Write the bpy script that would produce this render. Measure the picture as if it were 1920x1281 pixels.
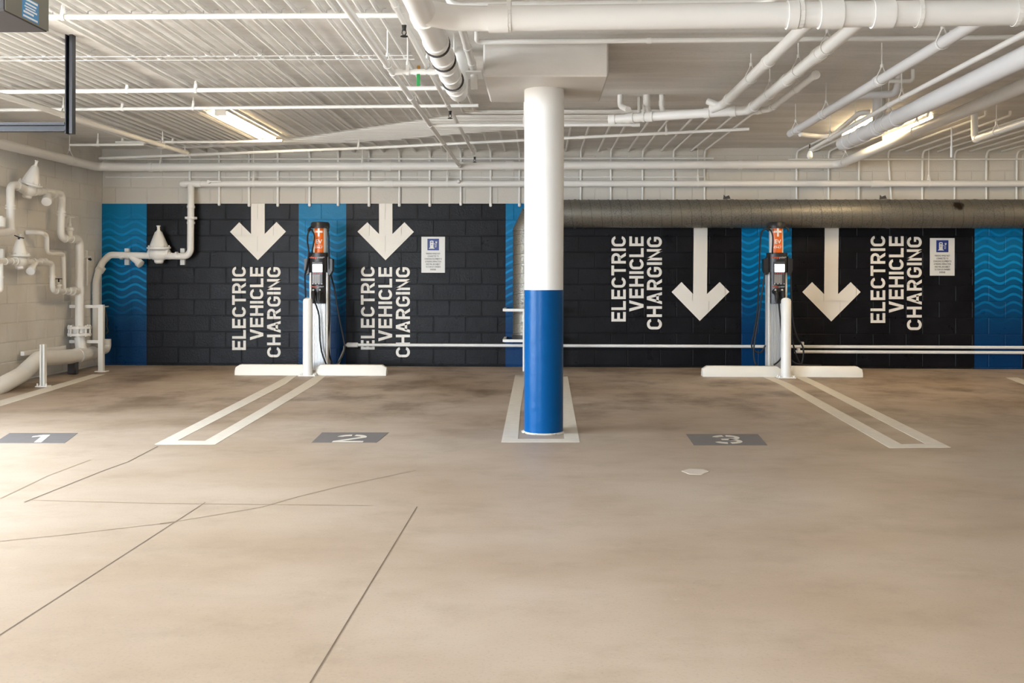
import bpy, math, random
from mathutils import Vector, Matrix
random.seed(7)
for o in list(bpy.data.objects): bpy.data.objects.remove(o)
sc = bpy.context.scene
COL = sc.collection
# ------------------------------------------------------------------ camera
F = 1850.0; HC = 1.1275; D = 12.42; H = 2.75; XL = -5.57; XR = 10.0
TH = math.atan(51/1850); RHO = 0.0019
VF = Vector((-math.sin(TH), math.cos(TH), 0)); VR = Vector((math.cos(TH), math.sin(TH), 0)); VU = Vector((0, 0, 1))
RC = VR*math.cos(RHO)+VU*math.sin(RHO); UC = VU*math.cos(RHO)-VR*math.sin(RHO)
CAM = Vector((0, 0, HC))
cd = bpy.data.cameras.new('camera'); cam = bpy.data.objects.new('camera', cd); COL.objects.link(cam)
cd.sensor_fit = 'HORIZONTAL'; cd.sensor_width = 36; cd.lens = F/1920*36
cd.shift_y = -(640.5-520)/1920; cd.clip_start = .05; cd.clip_end = 200
B = -VF
cam.matrix_world = Matrix(((RC.x, UC.x, B.x, CAM.x), (RC.y, UC.y, B.y, CAM.y), (RC.z, UC.z, B.z, CAM.z), (0, 0, 0, 1)))
sc.camera = cam
# ------------------------------------------------------------------ sky and exposure
w = bpy.data.worlds.new('sky'); sc.world = w; w.use_nodes = True
w.node_tree.nodes['Background'].inputs[0].default_value = (.80, .90, 1, 1)
w.node_tree.nodes['Background'].inputs[1].default_value = 22.0
sc.view_settings.view_transform = 'Standard'; sc.view_settings.look = 'None'
sc.view_settings.exposure = 0.38; sc.view_settings.gamma = 1; sc.view_settings.use_curve_mapping = False
def portal(name, loc, rot, sx, sy):
    l = bpy.data.lights.new(name, 'AREA'); l.shape = 'RECTANGLE'; l.size = sx; l.size_y = sy
    l.cycles.is_portal = True
    o = bpy.data.objects.new(name, l); COL.objects.link(o); o.location = loc; o.rotation_euler = rot
DOOR0, DOOR1, DOORZ = 2.2, 6.5, 2.45     # garage doorway in the left wall
REAR = -3.0
portal('door_daylight', (XL-.15, (DOOR0+DOOR1)/2, DOORZ/2), (0, -math.pi/2, 0), DOORZ, DOOR1-DOOR0)
REARX = -3.7
portal('rear_daylight', ((XL+REARX)/2, REAR, H/2), (math.pi/2, 0, 0), REARX-XL, H)
LAMP = 34.0
# ------------------------------------------------------------------ helpers
def W(px, py, x=None, y=None, z=None):
    d = VF + RC*((px-960)/F) + UC*((520-py)/F)
    if z is not None: t = (z-HC)/d.z
    elif y is not None: t = y/d.y
    else: t = x/d.x
    return CAM + d*t
def lin(r, g, b):
    f = lambda c: (c/255/12.92 if c/255 <= .04045 else ((c/255+.055)/1.055)**2.4)
    return (f(r), f(g), f(b), 1)
MATS = {}
def mat(name, col, rough=.5, metal=0, emit=None, bump=None, var=None, spec=None):
    m = bpy.data.materials.new(name); m.use_nodes = True; nt = m.node_tree; bs = nt.nodes['Principled BSDF']
    bs.inputs['Base Color'].default_value = col if len(col) == 4 else (*col, 1)
    bs.inputs['Roughness'].default_value = rough; bs.inputs['Metallic'].default_value = metal
    if spec is not None: bs.inputs['Specular IOR Level'].default_value = spec
    if emit:
        bs.inputs['Emission Color'].default_value = (*emit[:3], 1); bs.inputs['Emission Strength'].default_value = emit[3]
    geo = None
    if bump or var:
        geo = nt.nodes.new('ShaderNodeNewGeometry')
    if bump:
        n = nt.nodes.new('ShaderNodeTexNoise'); n.inputs['Scale'].default_value = bump[0]; n.inputs['Detail'].default_value = 4
        nt.links.new(geo.outputs['Position'], n.inputs['Vector'])
        b = nt.nodes.new('ShaderNodeBump'); b.inputs['Strength'].default_value = bump[1]; b.inputs['Distance'].default_value = bump[2]
        nt.links.new(n.outputs[0], b.inputs['Height']); nt.links.new(b.outputs[0], bs.inputs['Normal'])
    if var:
        n = nt.nodes.new('ShaderNodeTexNoise'); n.inputs['Scale'].default_value = var[0]; n.inputs['Detail'].default_value = 5
        nt.links.new(geo.outputs['Position'], n.inputs['Vector'])
        mx = nt.nodes.new('ShaderNodeMix'); mx.data_type = 'RGBA'
        c = Vector(bs.inputs['Base Color'].default_value[:3])
        mx.inputs[6].default_value = (*(c*(1-var[1])), 1); mx.inputs[7].default_value = (*(c*(1+var[1]*.6)), 1)
        nt.links.new(n.outputs[0], mx.inputs[0]); nt.links.new(mx.outputs[2], bs.inputs['Base Color'])
    MATS[name] = m; return m
class NT:
    """small node-expression helper"""
    def __init__(s, m): s.t = m.node_tree; s.bs = s.t.nodes['Principled BSDF']
    def new(s, typ): return s.t.nodes.new(typ)
    def link(s, a, b): s.t.links.new(a, b)
    def m(s, op, a, b=None, c=None):
        n = s.new('ShaderNodeMath'); n.operation = op
        for i, v in enumerate((a, b, c)):
            if v is None: continue
            if isinstance(v, (int, float)): n.inputs[i].default_value = v
            else: s.link(v, n.inputs[i])
        return n.outputs[0]
    def mix(s, fac, a, b):
        n = s.new('ShaderNodeMix'); n.data_type = 'RGBA'
        if isinstance(fac, (int, float)): n.inputs[0].default_value = fac
        else: s.link(fac, n.inputs[0])
        for i, v in ((6, a), (7, b)):
            if isinstance(v, tuple): n.inputs[i].default_value = v
            else: s.link(v, n.inputs[i])
        return n.outputs[2]
    def noise(s, vec, scale, detail=4, rough=.55):
        n = s.new('ShaderNodeTexNoise'); n.inputs['Scale'].default_value = scale; n.inputs['Detail'].default_value = detail
        n.inputs['Roughness'].default_value = rough; s.link(vec, n.inputs['Vector']); return n.outputs[0]
    def scale(s, vec, v):
        n = s.new('ShaderNodeVectorMath'); n.operation = 'MULTIPLY'; s.link(vec, n.inputs[0]); n.inputs[1].default_value = v; return n.outputs[0]
    def ramp(s, x, a, b):
        n = s.new('ShaderNodeMapRange'); n.inputs[1].default_value = a; n.inputs[2].default_value = b; n.clamp = True
        n.interpolation_type = 'SMOOTHSTEP'; s.link(x, n.inputs[0]); return n.outputs[0]
    def bump(s, h, strength, dist):
        b = s.new('ShaderNodeBump'); b.inputs['Strength'].default_value = strength; b.inputs['Distance'].default_value = dist
        s.link(h, b.inputs['Height']); s.link(b.outputs[0], s.bs.inputs['Normal'])
def pos(n):
    g = n.new('ShaderNodeNewGeometry'); return g.outputs['Position']
def sep(n, v):
    x = n.new('ShaderNodeSeparateXYZ'); n.link(v, x.inputs[0]); return x.outputs

class MB:
    def __init__(s): s.v = []; s.f = []
    def add(s, vs, fs):
        k = len(s.v); s.v += [Vector(p) for p in vs]; s.f += [tuple(i+k for i in f) for f in fs]; return s
    def box(s, lo, hi, ch=0):
        x0, y0, z0 = lo; x1, y1, z1 = hi
        if not ch:
            return s.add([(x0,y0,z0),(x1,y0,z0),(x1,y1,z0),(x0,y1,z0),(x0,y0,z1),(x1,y0,z1),(x1,y1,z1),(x0,y1,z1)],
                     [(0,3,2,1),(4,5,6,7),(0,1,5,4),(1,2,6,5),(2,3,7,6),(3,0,4,7)])
        c = ch
        ring = [(x0+c,y0),(x1-c,y0),(x1,y0+c),(x1,y1-c),(x1-c,y1),(x0+c,y1),(x0,y1-c),(x0,y0+c)]
        rin = [(x0+c,y0+c),(x1-c,y0+c),(x1-c,y0+c),(x1-c,y1-c),(x1-c,y1-c),(x0+c,y1-c),(x0+c,y1-c),(x0+c,y0+c)]
        vs = [(a,b,z0+c) for a,b in ring]+[(a,b,z1-c) for a,b in ring]
        q = [(x0+c,y0+c),(x1-c,y0+c),(x1-c,y1-c),(x0+c,y1-c)]
        vs += [(a,b,z0) for a,b in q]+[(a,b,z1) for a,b in q]
        fs = [(i,(i+1)%8,8+(i+1)%8,8+i) for i in range(8)]
        fs += [(16,19,18,17),(20,21,22,23)]
        fs += [(1,0,16,17),(3,2,17,18),(5,4,18,19),(7,6,19,16),(2,1,17),(4,3,18),(6,5,19),(0,7,16)]
        fs += [(8,9,21,20),(10,11,22,21),(12,13,23,22),(14,15,20,23),(9,10,21),(11,12,22),(13,14,23),(15,8,20)]
        return s.add(vs, fs)
    def obox(s, p0, p1, wdt, hgt, up=(0,0,1)):
        """bar from p0 to p1 with section wdt x hgt"""
        p0 = Vector(p0); p1 = Vector(p1); d = (p1-p0).normalized(); up = Vector(up)
        a = d.cross(up)
        if a.length < 1e-4: a = d.cross(Vector((0,1,0)))
        a.normalize(); b = a.cross(d).normalized()
        vs = []
        for p in (p0, p1):
            for i, j in ((-1,-1),(1,-1),(1,1),(-1,1)): vs.append(p+a*(i*wdt/2)+b*(j*hgt/2))
        return s.add(vs, [(0,1,2,3),(7,6,5,4),(0,4,5,1),(1,5,6,2),(2,6,7,3),(3,7,4,0)])
    def tube(s, pts, r, n=12, caps=True):
        pts = [Vector(p) for p in pts]
        rs = r if isinstance(r, (list, tuple)) else [r]*len(pts)
        m = len(pts); tang = []
        for i in range(m):
            a = pts[max(i-1,0)]; b = pts[min(i+1,m-1)]
            t = (b-a)
            if 0 < i < m-1: t = (pts[i]-a).normalized()+(b-pts[i]).normalized()
            tang.append(t.normalized())
        ref = Vector((0,0,1)) if abs(tang[0].z) < .9 else Vector((1,0,0))
        a = tang[0].cross(ref).normalized(); vs = []
        for i in range(m):
            t = tang[i]; a = (a - t*a.dot(t)).normalized(); b = t.cross(a)
            for k in range(n):
                ang = 2*math.pi*k/n; vs.append(pts[i]+(a*math.cos(ang)+b*math.sin(ang))*rs[i])
        fs = []
        for i in range(m-1):
            for k in range(n):
                k2 = (k+1)%n; fs.append((i*n+k, i*n+k2, (i+1)*n+k2, (i+1)*n+k))
        if caps: fs += [tuple(reversed(range(n))), tuple(range((m-1)*n, m*n))]
        return s.add(vs, fs)
    def cyl(s, p0, p1, r0, r1=None, n=16): return s.tube([p0, p1], [r0, r0 if r1 is None else r1], n)
    def lathe(s, o, axis, prof, n=20):
        """prof: list of (distance along axis, radius)"""
        o = Vector(o); ax = Vector(axis).normalized()
        return s.tube_prof([o+ax*d for d, r in prof], [max(r, 1e-4) for d, r in prof], ax, n)
    def tube_prof(s, pts, rs, ax, n):
        ref = Vector((0,0,1)) if abs(ax.z) < .9 else Vector((1,0,0))
        a = ax.cross(ref).normalized(); b = ax.cross(a); vs = []
        for p, r in zip(pts, rs):
            for k in range(n):
                an = 2*math.pi*k/n; vs.append(p+(a*math.cos(an)+b*math.sin(an))*r)
        m = len(pts)
        fs = [(i*n+k, i*n+(k+1)%n, (i+1)*n+(k+1)%n, (i+1)*n+k) for i in range(m-1) for k in range(n)]
        fs += [tuple(reversed(range(n))), tuple(range((m-1)*n, m*n))]
        return s.add(vs, fs)
    def prism(s, poly, o, u, v, nrm, depth):
        """2D polygon extruded: point = o+u*a+v*b, thickness depth along nrm"""
        o, u, v, nrm = map(Vector, (o, u, v, nrm)); n = len(poly)
        vs = [o+u*a+v*b for a, b in poly]+[o+u*a+v*b+nrm*depth for a, b in poly]
        fs = [tuple(range(n)), tuple(reversed(range(n, 2*n)))]+[(i, n+i, n+(i+1)%n, (i+1)%n) for i in range(n)]
        return s.add(vs, fs)
    def build(s, name, m, parent=None, origin=None, smooth=True, local=False):
        if parent is not None: base = Vector((0,0,0)) if local else parent_loc(parent)
        elif origin is not None: base = Vector(origin)
        else: base = Vector((0,0,0))
        me = bpy.data.meshes.new(name); me.from_pydata([v-base for v in s.v], [], s.f)
        import bmesh
        bm = bmesh.new(); bm.from_mesh(me); bmesh.ops.recalc_face_normals(bm, faces=bm.faces); bm.to_mesh(me); bm.free()
        if m: me.materials.append(MATS[m] if isinstance(m, str) else m)
        if smooth:
            me.polygons.foreach_set('use_smooth', [True]*len(me.polygons)); me.set_sharp_from_angle(angle=math.radians(38))
        o = bpy.data.objects.new(name, me); COL.objects.link(o)
        if parent is not None: o.parent = parent
        else: o.location = base
        return o
def parent_loc(p):
    l = Vector(p.location)
    while p.parent: p = p.parent; l = l+Vector(p.location)
    return l
def tag(o, label=None, cat=None, group=None, kind=None):
    if label: o['label'] = label
    if cat: o['category'] = cat
    if group: o['group'] = group
    if kind: o['kind'] = kind
    return o
def thing(name, label, cat, loc, group=None):
    o = bpy.data.objects.new(name, None); COL.objects.link(o); o.location = loc; o.empty_display_size = .1
    return tag(o, label, cat, group)
def fillet(pts, rb, n=6):
    pts = [Vector(p) for p in pts]; out = [pts[0]]
    for i in range(1, len(pts)-1):
        p = pts[i]; a = pts[i-1]-p; b = pts[i+1]-p; la, lb = a.length, b.length; a.normalize(); b.normalize()
        ang = a.angle(b)
        if ang > 3.05: out.append(p); continue
        tl = min(rb/math.tan(ang/2), la*.48, lb*.48); p0 = p+a*tl; p1 = p+b*tl
        bis = (a+b).normalized(); rr = tl*math.tan(ang/2); c = p+bis*(rr/math.sin(ang/2))
        v0 = p0-c; v1 = p1-c; tot = v0.angle(v1); ax = v0.cross(v1).normalized()
        for k in range(n+1): out.append(c+Matrix.Rotation(tot*k/n, 3, ax) @ v0)
    out.append(pts[-1]); return out
def mesh_text(body, size, name, m, parent, loc, rot, align='CENTER', extrude=.0004, sx=1, bold=.012):
    cu = bpy.data.curves.new(name, 'FONT'); cu.body = body; cu.size = size; cu.align_x = align; cu.align_y = 'CENTER'; cu.extrude = extrude
    cu.resolution_u = 2; cu.offset = bold*size
    t = bpy.data.objects.new('tmp', cu); COL.objects.link(t)
    dg = bpy.context.evaluated_depsgraph_get(); me = bpy.data.meshes.new_from_object(t.evaluated_get(dg))
    bpy.data.objects.remove(t); bpy.data.curves.remove(cu)
    me.materials.clear(); me.materials.append(MATS[m]); me.name = name
    o = bpy.data.objects.new(name, me); COL.objects.link(o); o.parent = parent
    o.location = Vector(loc)-parent_loc(parent); o.rotation_euler = rot; o.scale = (sx, 1, 1)
    return o
# ------------------------------------------------------------------ materials
mat('white_pipe', lin(240,239,236), .34, var=(3, .05))
mat('grey_pipe', lin(222,221,221), .4, var=(3, .06))
mat('white_steel', lin(240,239,235), .35)
mat('white_wheelstop', lin(240,236,226), .55, bump=(60, .2, .003), var=(9, .05))
mat('letter_white', lin(236,231,222), .45, bump=(70, .25, .003))
mat('floor_white', lin(222,216,204), .6, var=(14, .16), bump=(80, .2, .002))
mat('floor_grey', lin(112,108,108), .65, var=(16, .12))
mat('pale_smear', lin(204,194,182), .7); mat('saw_cut', lin(104,90,74), .9)
mat('hair_crack', lin(150,132,110), .9)
mat('black_rubber', lin(26,26,28), .55)
mat('black_plastic', lin(38,38,41), .38, bump=(400, .1, .001))
mat('dark_plastic', lin(70,70,74), .4)
mat('black_steel', lin(40,41,48), .42)
mat('opener_side', lin(108,106,94), .5)
mat('opener_dark', lin(64,62,66), .45)
mat('sticker_blue', lin(44,136,196), .4); mat('sticker_white', lin(235,240,245), .4)
mat('aluminium', lin(208,210,212), .35, .55)
mat('charger_white', lin(232,231,228), .35)
mat('orange_sign', lin(230,108,22), .4); mat('sign_white', lin(240,240,238), .4)
mat('logo_orange', lin(226,88,40), .4); mat('logo_grey', lin(190,190,190), .4)
mat('screen_glow', (.8,.8,.8), .3, emit=(.9,.95,1,7.0))
mat('red_dot', lin(200,60,60), .4)
mat('sign_board', lin(226,226,222), .4); mat('sign_blue', lin(26,52,128), .4); mat('sign_text', lin(70,70,68), .5)
mat('lamp_lens', (.9,.86,.78), .4, emit=(1,.75,.44,LAMP*.75)); mat('fill_lamp_cool', (.9,.9,.88), .4, emit=(1,.96,.90,LAMP*.8)); mat('lamp_house', lin(225,222,214), .4)
mat('green_tag', lin(20,140,64), .4); mat('brass', lin(170,120,50), .4, .6)
mat('wire', lin(222,222,222), .45); mat('dark_band', lin(60,58,58), .5)
mat('clear_cup', lin(240,238,230), .2)
mat('column_white', lin(244,243,240), .42, bump=(45, .25, .002)); mat('column_blue', lin(0,76,134), .3, spec=.15, bump=(14, .45, .006), var=(6, .08))
mat('cap_paint', lin(218,214,208), .5, bump=(30, .35, .004), var=(6, .10))
# ceiling
m = mat('ceiling_paint', (.6,.6,.6), .55); n = NT(m); p = pos(n)
c = n.noise(n.scale(p, (.35, 2.2, 1)), 2.0, 6); c2 = n.noise(p, 28, 4)
e = n.mix(n.ramp(c, .3, .75), lin(216,214,211), lin(238,237,235)); e = n.mix(n.m('MULTIPLY', n.ramp(c2, .5, .8), .25), e, lin(170,162,150))
n.link(e, n.bs.inputs['Base Color']); n.bump(n.noise(n.scale(p, (.5, 3, 1)), 9, 5), .35, .01)
# floor
m = mat('floor_concrete', (.4,.35,.3), .5); n = NT(m); p = pos(n)
big = n.noise(n.scale(p, (.7, 1, 1)), .55, 5, .6); mid = n.noise(n.scale(p, (.8, 1, 1)), 2.8, 7, .68); fine = n.noise(p, 90, 3)
speck = n.noise(p, 14, 5, .7)
e = n.mix(n.ramp(big, .32, .68), lin(166,147,127), lin(187,173,157)); e = n.mix(n.m('MULTIPLY', n.ramp(mid, .45, .8), .45), e, lin(144,126,104))
e = n.mix(n.m('MULTIPLY', n.ramp(speck, .62, .78), .3), e, lin(214,202,186)); e = n.mix(n.m('MULTIPLY', n.ramp(fine, .5, .8), .4), e, lin(142,128,113))
# oily stall stains toward the wall, also painting in the dimmer, warmer light there
sx = sep(n, p)
st = n.m('MULTIPLY', n.ramp(n.noise(n.scale(p, (1, .8, 1)), 1.2, 7, .68), .42, .68), n.ramp(sx[1], 5.5, 9.5))
e = n.mix(n.m('MULTIPLY', st, .75), e, lin(98,78,56))
n.link(e, n.bs.inputs['Base Color'])
n.link(n.m('ADD', n.m('MULTIPLY', mid, .3), .36), n.bs.inputs['Roughness']); n.bump(n.noise(p, 60, 4), .12, .002)
# plain painted block
m = mat('block_white', lin(220,216,206), .55); n = NT(m); p = pos(n)
e = n.mix(n.ramp(n.noise(p, 1.5, 5), .35, .7), lin(216,212,205), lin(230,228,223)); n.link(e, n.bs.inputs['Base Color'])
n.bump(n.noise(p, 55, 4), .35, .004)
# mural
ZB = W(560, 382, y=D).z
m = mat('mural_paint', (.02,.02,.02), .3, spec=.18); n = NT(m); p = pos(n); s3 = sep(n, p)
X, Z = s3[0], s3[2]
stripes = [(150, 275), (560, 649), (948, 1035), (1390, 1484), (1827, 1917)]
mask = None
for a, b in stripes:
    xa = W(a, 530, y=D).x; xb = W(b, 530, y=D).x
    q = n.m('MULTIPLY', n.m('GREATER_THAN', X, xa), n.m('LESS_THAN', X, xb))
    mask = q if mask is None else n.m('ADD', mask, q)
x0 = W(188, 530, y=D).x; LW = 51/148
# waves: crest at 14.5 px inside the first stripe
ph = W(203.5, 530, y=D).x
wv = n.m('MULTIPLY', n.m('COSINE', n.m('MULTIPLY', n.m('SUBTRACT', X, ph), 2*math.pi/LW)), .034)
per = 14.75/148; zc = W(203, 401, y=D).z
fr = n.m('FRACT', n.m('ADD', n.m('DIVIDE', n.m('SUBTRACT', n.m('SUBTRACT', Z, wv), zc-.034), per), .5+40))
line = n.m('SUBTRACT', 1, n.ramp(n.m('ABSOLUTE', n.m('SUBTRACT', fr, .5)), .11, .19))
fade = n.m('MULTIPLY', n.ramp(Z, .52, 1.15), n.m('SUBTRACT', 1, n.ramp(Z, 1.6, 2.02)))
blue = n.mix(n.ramp(Z, .3, 2.0), lin(0,54,100), lin(0,118,168))
blue = n.mix(n.m('MULTIPLY', n.m('MULTIPLY', line, fade), .85), blue, lin(0,146,212))
black = n.mix(n.ramp(n.noise(p, 2.5, 5), .35, .75), lin(13,13,17), lin(23,23,28))
e = n.mix(mask, black, blue)
e = n.mix(n.m('LESS_THAN', Z, ZB), lin(206,202,194), e)
n.link(e, n.bs.inputs['Base Color'])
n.link(n.m('ADD', n.m('MULTIPLY', n.m('GREATER_THAN', Z, ZB), .22), n.m('ADD', .2, n.m('MULTIPLY', n.noise(p, 6, 4), .22))), n.bs.inputs['Roughness'])
n.bump(n.m('ADD', n.noise(p, 48, 5, .7), n.m('MULTIPLY', n.noise(p, 11, 3), .7)), .5, .006)
# galvanised duct
m = mat('galvanised', (.4,.4,.38), .42, .75); n = NT(m); p = pos(n)
vo = n.new('ShaderNodeTexVoronoi'); vo.inputs['Scale'].default_value = 62; n.link(p, vo.inputs['Vector'])
e = n.mix(vo.outputs['Distance'], lin(150,148,142), lin(112,110,104)); e = n.mix(n.ramp(n.noise(p, 3, 4), .4, .7), e, lin(138,134,124))
pc = W(1797, 386, y=D-.35); s3 = sep(n, p)
dx = n.m('DIVIDE', n.m('SUBTRACT', s3[0], pc.x), .10); dz = n.m('DIVIDE', n.m('SUBTRACT', s3[2], pc.z), .075)
rr = n.m('ADD', n.m('ADD', n.m('MULTIPLY', dx, dx), n.m('MULTIPLY', dz, dz)), n.m('MULTIPLY', n.noise(p, 16, 5, .7), 1.6))
e = n.mix(n.ramp(rr, 1.55, .95), e, lin(52,42,30))
n.link(e, n.bs.inputs['Base Color'])
n.link(n.m('ADD', .32, n.m('MULTIPLY', vo.outputs['Distance'], .35)), n.bs.inputs['Roughness']); n.bump(vo.outputs['Distance'], .25, .002)
mat('duct_seam', lin(92,90,84), .5, .6)
# ------------------------------------------------------------------ setting
fl = tag(MB().box((-16, -10, -.25), (XR, D+.2, 0)).build('floor', 'floor_concrete', smooth=False), 'stained brown concrete garage floor', kind='structure')
ce = tag(MB().box((XL-.2, REAR, H), (XR, D+.2, H+.25)).build('ceiling', 'ceiling_paint', smooth=False), 'white painted concrete slab ceiling', kind='structure')
MORT = D            # mortar face
BF = D-.0045         # nominal brick face
wb = tag(MB().box((XL-.2, MORT, 0), (XR, D+.2, H)).build('wall_back', 'mural_paint', smooth=False), 'block wall painted with black and blue mural under a white band', kind='structure')
wl = tag(MB().box((XL-.2, DOOR1, 0), (XL, D, H)).build('wall_left', 'block_white', smooth=False), 'off white painted block wall behind the valve pipes', kind='structure')
tag(MB().box((XL-.2, DOOR0, DOORZ), (XL, DOOR1, H)).box((XL-.2, REAR, 0), (XL, DOOR0, H)).build('trim_1', 'block_white', smooth=False), kind='structure')
tag(MB().box((XR, REAR, 0), (XR+.2, D+.2, H)).build('wall_right', 'block_white', smooth=False), kind='structure')
tag(MB().box((REARX, REAR-.2, 0), (XR+.2, REAR, H)).build('wall_rear', 'block_white', smooth=False), kind='structure')
BW, BH, JT = .4064, .2032, .009
brick_meshes = {}
def brick_mesh(wd, ht, axis, m):
    key = (round(wd, 3), round(ht, 3), axis)
    if key in brick_meshes: return brick_meshes[key]
    # local: centred, face at n=0 going to n=+.006 (behind); chamfered edge
    a, b, c = wd/2, ht/2, .0045
    v = [(-a,.006,-b),(a,.006,-b),(a,.006,b),(-a,.006,b),(-a,.003,-b),(a,.003,-b),(a,.003,b),(-a,.003,b),(-a+c,0,-b+c),(a-c,0,-b+c),(a-c,0,b-c),(-a+c,0,b-c)]
    f = [(8,9,10,11)]+[(4+i,4+(i+1)%4,8+(i+1)%4,8+i) for i in range(4)]+[(i,(i+1)%4,4+(i+1)%4,4+i) for i in range(4)]
    if axis == 'x':   # face looks +x
        v = [(-y, x, z) for x, y, z in v]
    me = bpy.data.meshes.new('brick'); me.from_pydata(v, [], f); me.materials.append(MATS[m]); brick_meshes[key] = me; return me
# back wall bricks
z0 = ZB-10*BH
xj = W(305, 575, y=D).x      # a joint in the course between y=560 and 589
rows = []; BR = []           # BR: (xa, xb, za, zb, face y)
loose = MB(); n_single = 0
zr = [(0, z0)]+[(z0+k*BH, z0+(k+1)*BH) for k in range(13)]
for ri, (za, zb) in enumerate(zr):
    zb = min(zb, H)
    if zb-za < .02: continue
    k = ri-1
    off = xj if (k % 2) == 1 else xj+BW/2
    i0 = math.floor((XL-off)/BW); x = off+i0*BW
    while x < 7.6:
        xa = max(x, XL)+JT/2; xb = x+BW-JT/2; x += BW
        if xb-xa < .03: continue
        a, b = za+JT/2, zb-JT/2
        fy = BF-random.uniform(0, .0018)
        BR.append((xa, xb, a, b, fy))
        inview = xa < 6.15 and 1 <= ri <= 11
        if inview and n_single < 300:
            o = bpy.data.objects.new('brick', brick_mesh(xb-xa, b-a, 'y', 'mural_paint')); COL.objects.link(o)
            o.parent = wb; o.location = ((xa+xb)/2, fy, (a+b)/2); n_single += 1
        else:
            me = brick_mesh(xb-xa, b-a, 'y', 'mural_paint'); c = Vector(((xa+xb)/2, fy, (a+b)/2))
            loose.add([v.co+c for v in me.vertices], [tuple(q.vertices) for q in me.polygons])
tag(loose.build('upper_bricks', 'mural_paint', wb, smooth=False), kind='stuff')
# left wall blocks
far = MB()
for ri, (za, zb) in enumerate(zr):
    zb = min(zb, H)
    if zb-za < .02: continue
    y = D-.01-(BW/2 if ri % 2 else BW)
    ys = [(y, D-.006)]
    while y > DOOR1+.05: ys.append((max(y-BW, DOOR1), y)); y -= BW
    for ya, yb in ys:
        if yb-ya < .04: continue
        if yb < 9.2:
            me = brick_mesh(yb-ya-JT, zb-za-JT, 'x', 'block_white'); c = Vector((XL+.005, (ya+yb)/2, (za+zb)/2))
            far.add([v.co+c for v in me.vertices], [tuple(q.vertices) for q in me.polygons]); continue
        o = bpy.data.objects.new('brick', brick_mesh(yb-ya-JT, zb-za-JT, 'x', 'block_white')); COL.objects.link(o)
        o.parent = wl; o.location = (XL+.005+random.uniform(0, .0016), (ya+yb)/2, (za+zb)/2)
tag(far.build('outlying_bricks', 'block_white', wl, smooth=False), kind='stuff')
# ------------------------------------------------------------------ painted lettering, clipped brick by brick
def clip(poly, xa, xb, za, zb):
    for ax, lim, sg in ((0, xa, 1), (0, xb, -1), (1, za, 1), (1, zb, -1)):
        out = []
        for i in range(len(poly)):
            p, q = poly[i], poly[(i+1) % len(poly)]
            ip = sg*(p[ax]-lim) >= 0; iq = sg*(q[ax]-lim) >= 0
            if ip: out.append(p)
            if ip != iq:
                t = (lim-p[ax])/(q[ax]-p[ax]); out.append((p[0]+(q[0]-p[0])*t, p[1]+(q[1]-p[1])*t))
        poly = out
        if len(poly) < 3: return []
    return poly
def paint(name, polys, label):
    mb = MB()
    for po in polys:
        mb.add([(x, MORT-.0005, z) for x, z in po], [tuple(range(len(po)))])
        x0, x1 = min(p[0] for p in po), max(p[0] for p in po); zz0, zz1 = min(p[1] for p in po), max(p[1] for p in po)
        for xa, xb, za, zb, fy in BR:
            if xb < x0 or xa > x1 or zb < zz0 or za > zz1: continue
            c = clip(po, xa-.0005, xb+.0005, za-.0005, zb+.0005)
            if c: mb.add([(x, fy-.0006, z) for x, z in c], [tuple(range(len(c)))])
    o = mb.build(name, 'letter_white', wb, smooth=False); o['label'] = label
def arc(cx, cy, rx, ry, s, a0, a1, n=8, sy=None):
    sy = sy or s
    out = []
    for k in range(n):
        t0 = math.radians(a0+(a1-a0)*k/n); t1 = math.radians(a0+(a1-a0)*(k+1)/n)
        out.append([(cx+rx*math.cos(t0), cy+ry*math.sin(t0)), (cx+rx*math.cos(t1), cy+ry*math.sin(t1)),
                    (cx+(rx-s)*math.cos(t1), cy+(ry-sy)*math.sin(t1)), (cx+(rx-s)*math.cos(t0), cy+(ry-sy)*math.sin(t0))])
    return out
def R(x0, y0, x1, y1): return [(x0, y0), (x1, y0), (x1, y1), (x0, y1)]
S = .158
def glyph(ch):
    if ch == 'E': return .58, [R(0,0,S,1), R(S,0,.58,.19), R(S,.81,.58,1), R(S,.405,.53,.595)]
    if ch == 'L': return .54, [R(0,0,S,1), R(S,0,.54,.19)]
    if ch == 'T': return .6, [R(.3-S/2,0,.3+S/2,.81), R(0,.81,.6,1)]
    if ch == 'I': return S, [R(0,0,S,1)]
    if ch == 'H': return .64, [R(0,0,S,1), R(.64-S,0,.64,1), R(S,.405,.64-S,.595)]
    if ch == 'V': return .68, [[(0,1),(S*1.15,1),(.34,.27),(.34,0),(.245,0)], [(.68,1),(.68-S*1.15,1),(.34,.27),(.34,0),(.435,0)]]
    if ch == 'A': return .72, [[(0,0),(S*1.1,0),(.36,.74),(.36,1),(.265,1)], [(.72,0),(.72-S*1.1,0),(.36,.74),(.36,1),(.455,1)], R(.17,.2,.55,.37)]
    if ch == 'N': return .66, [R(0,0,S-.01,1), R(.66-S+.01,0,.66,1), [(S-.03,1),(0,1),(.66-S+.03,0),(.66,0)]]
    if ch in 'CG':
        w_, r = .62, .31
        q = arc(r, 1-r, r, r, S, 8, 180, 8, .19)+arc(r, r, r, r, S, 180, 352 if ch == 'C' else 360, 8, .19)+[R(0, r, S, 1-r)]
        if ch == 'G': q += [R(w_-S, r-.01, w_, .53), R(.33, .38, w_-S, .53)]
        return w_, q
    if ch == 'R':
        return .64, [R(0,0,S,1), R(S,.81,.36,1), R(S,.36,.36,.55)]+arc(.34,.68,.29,.32,S,-90,90,8,.19)+[[(.26,.4),(.43,.4),(.66,0),(.46,0)]]
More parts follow.
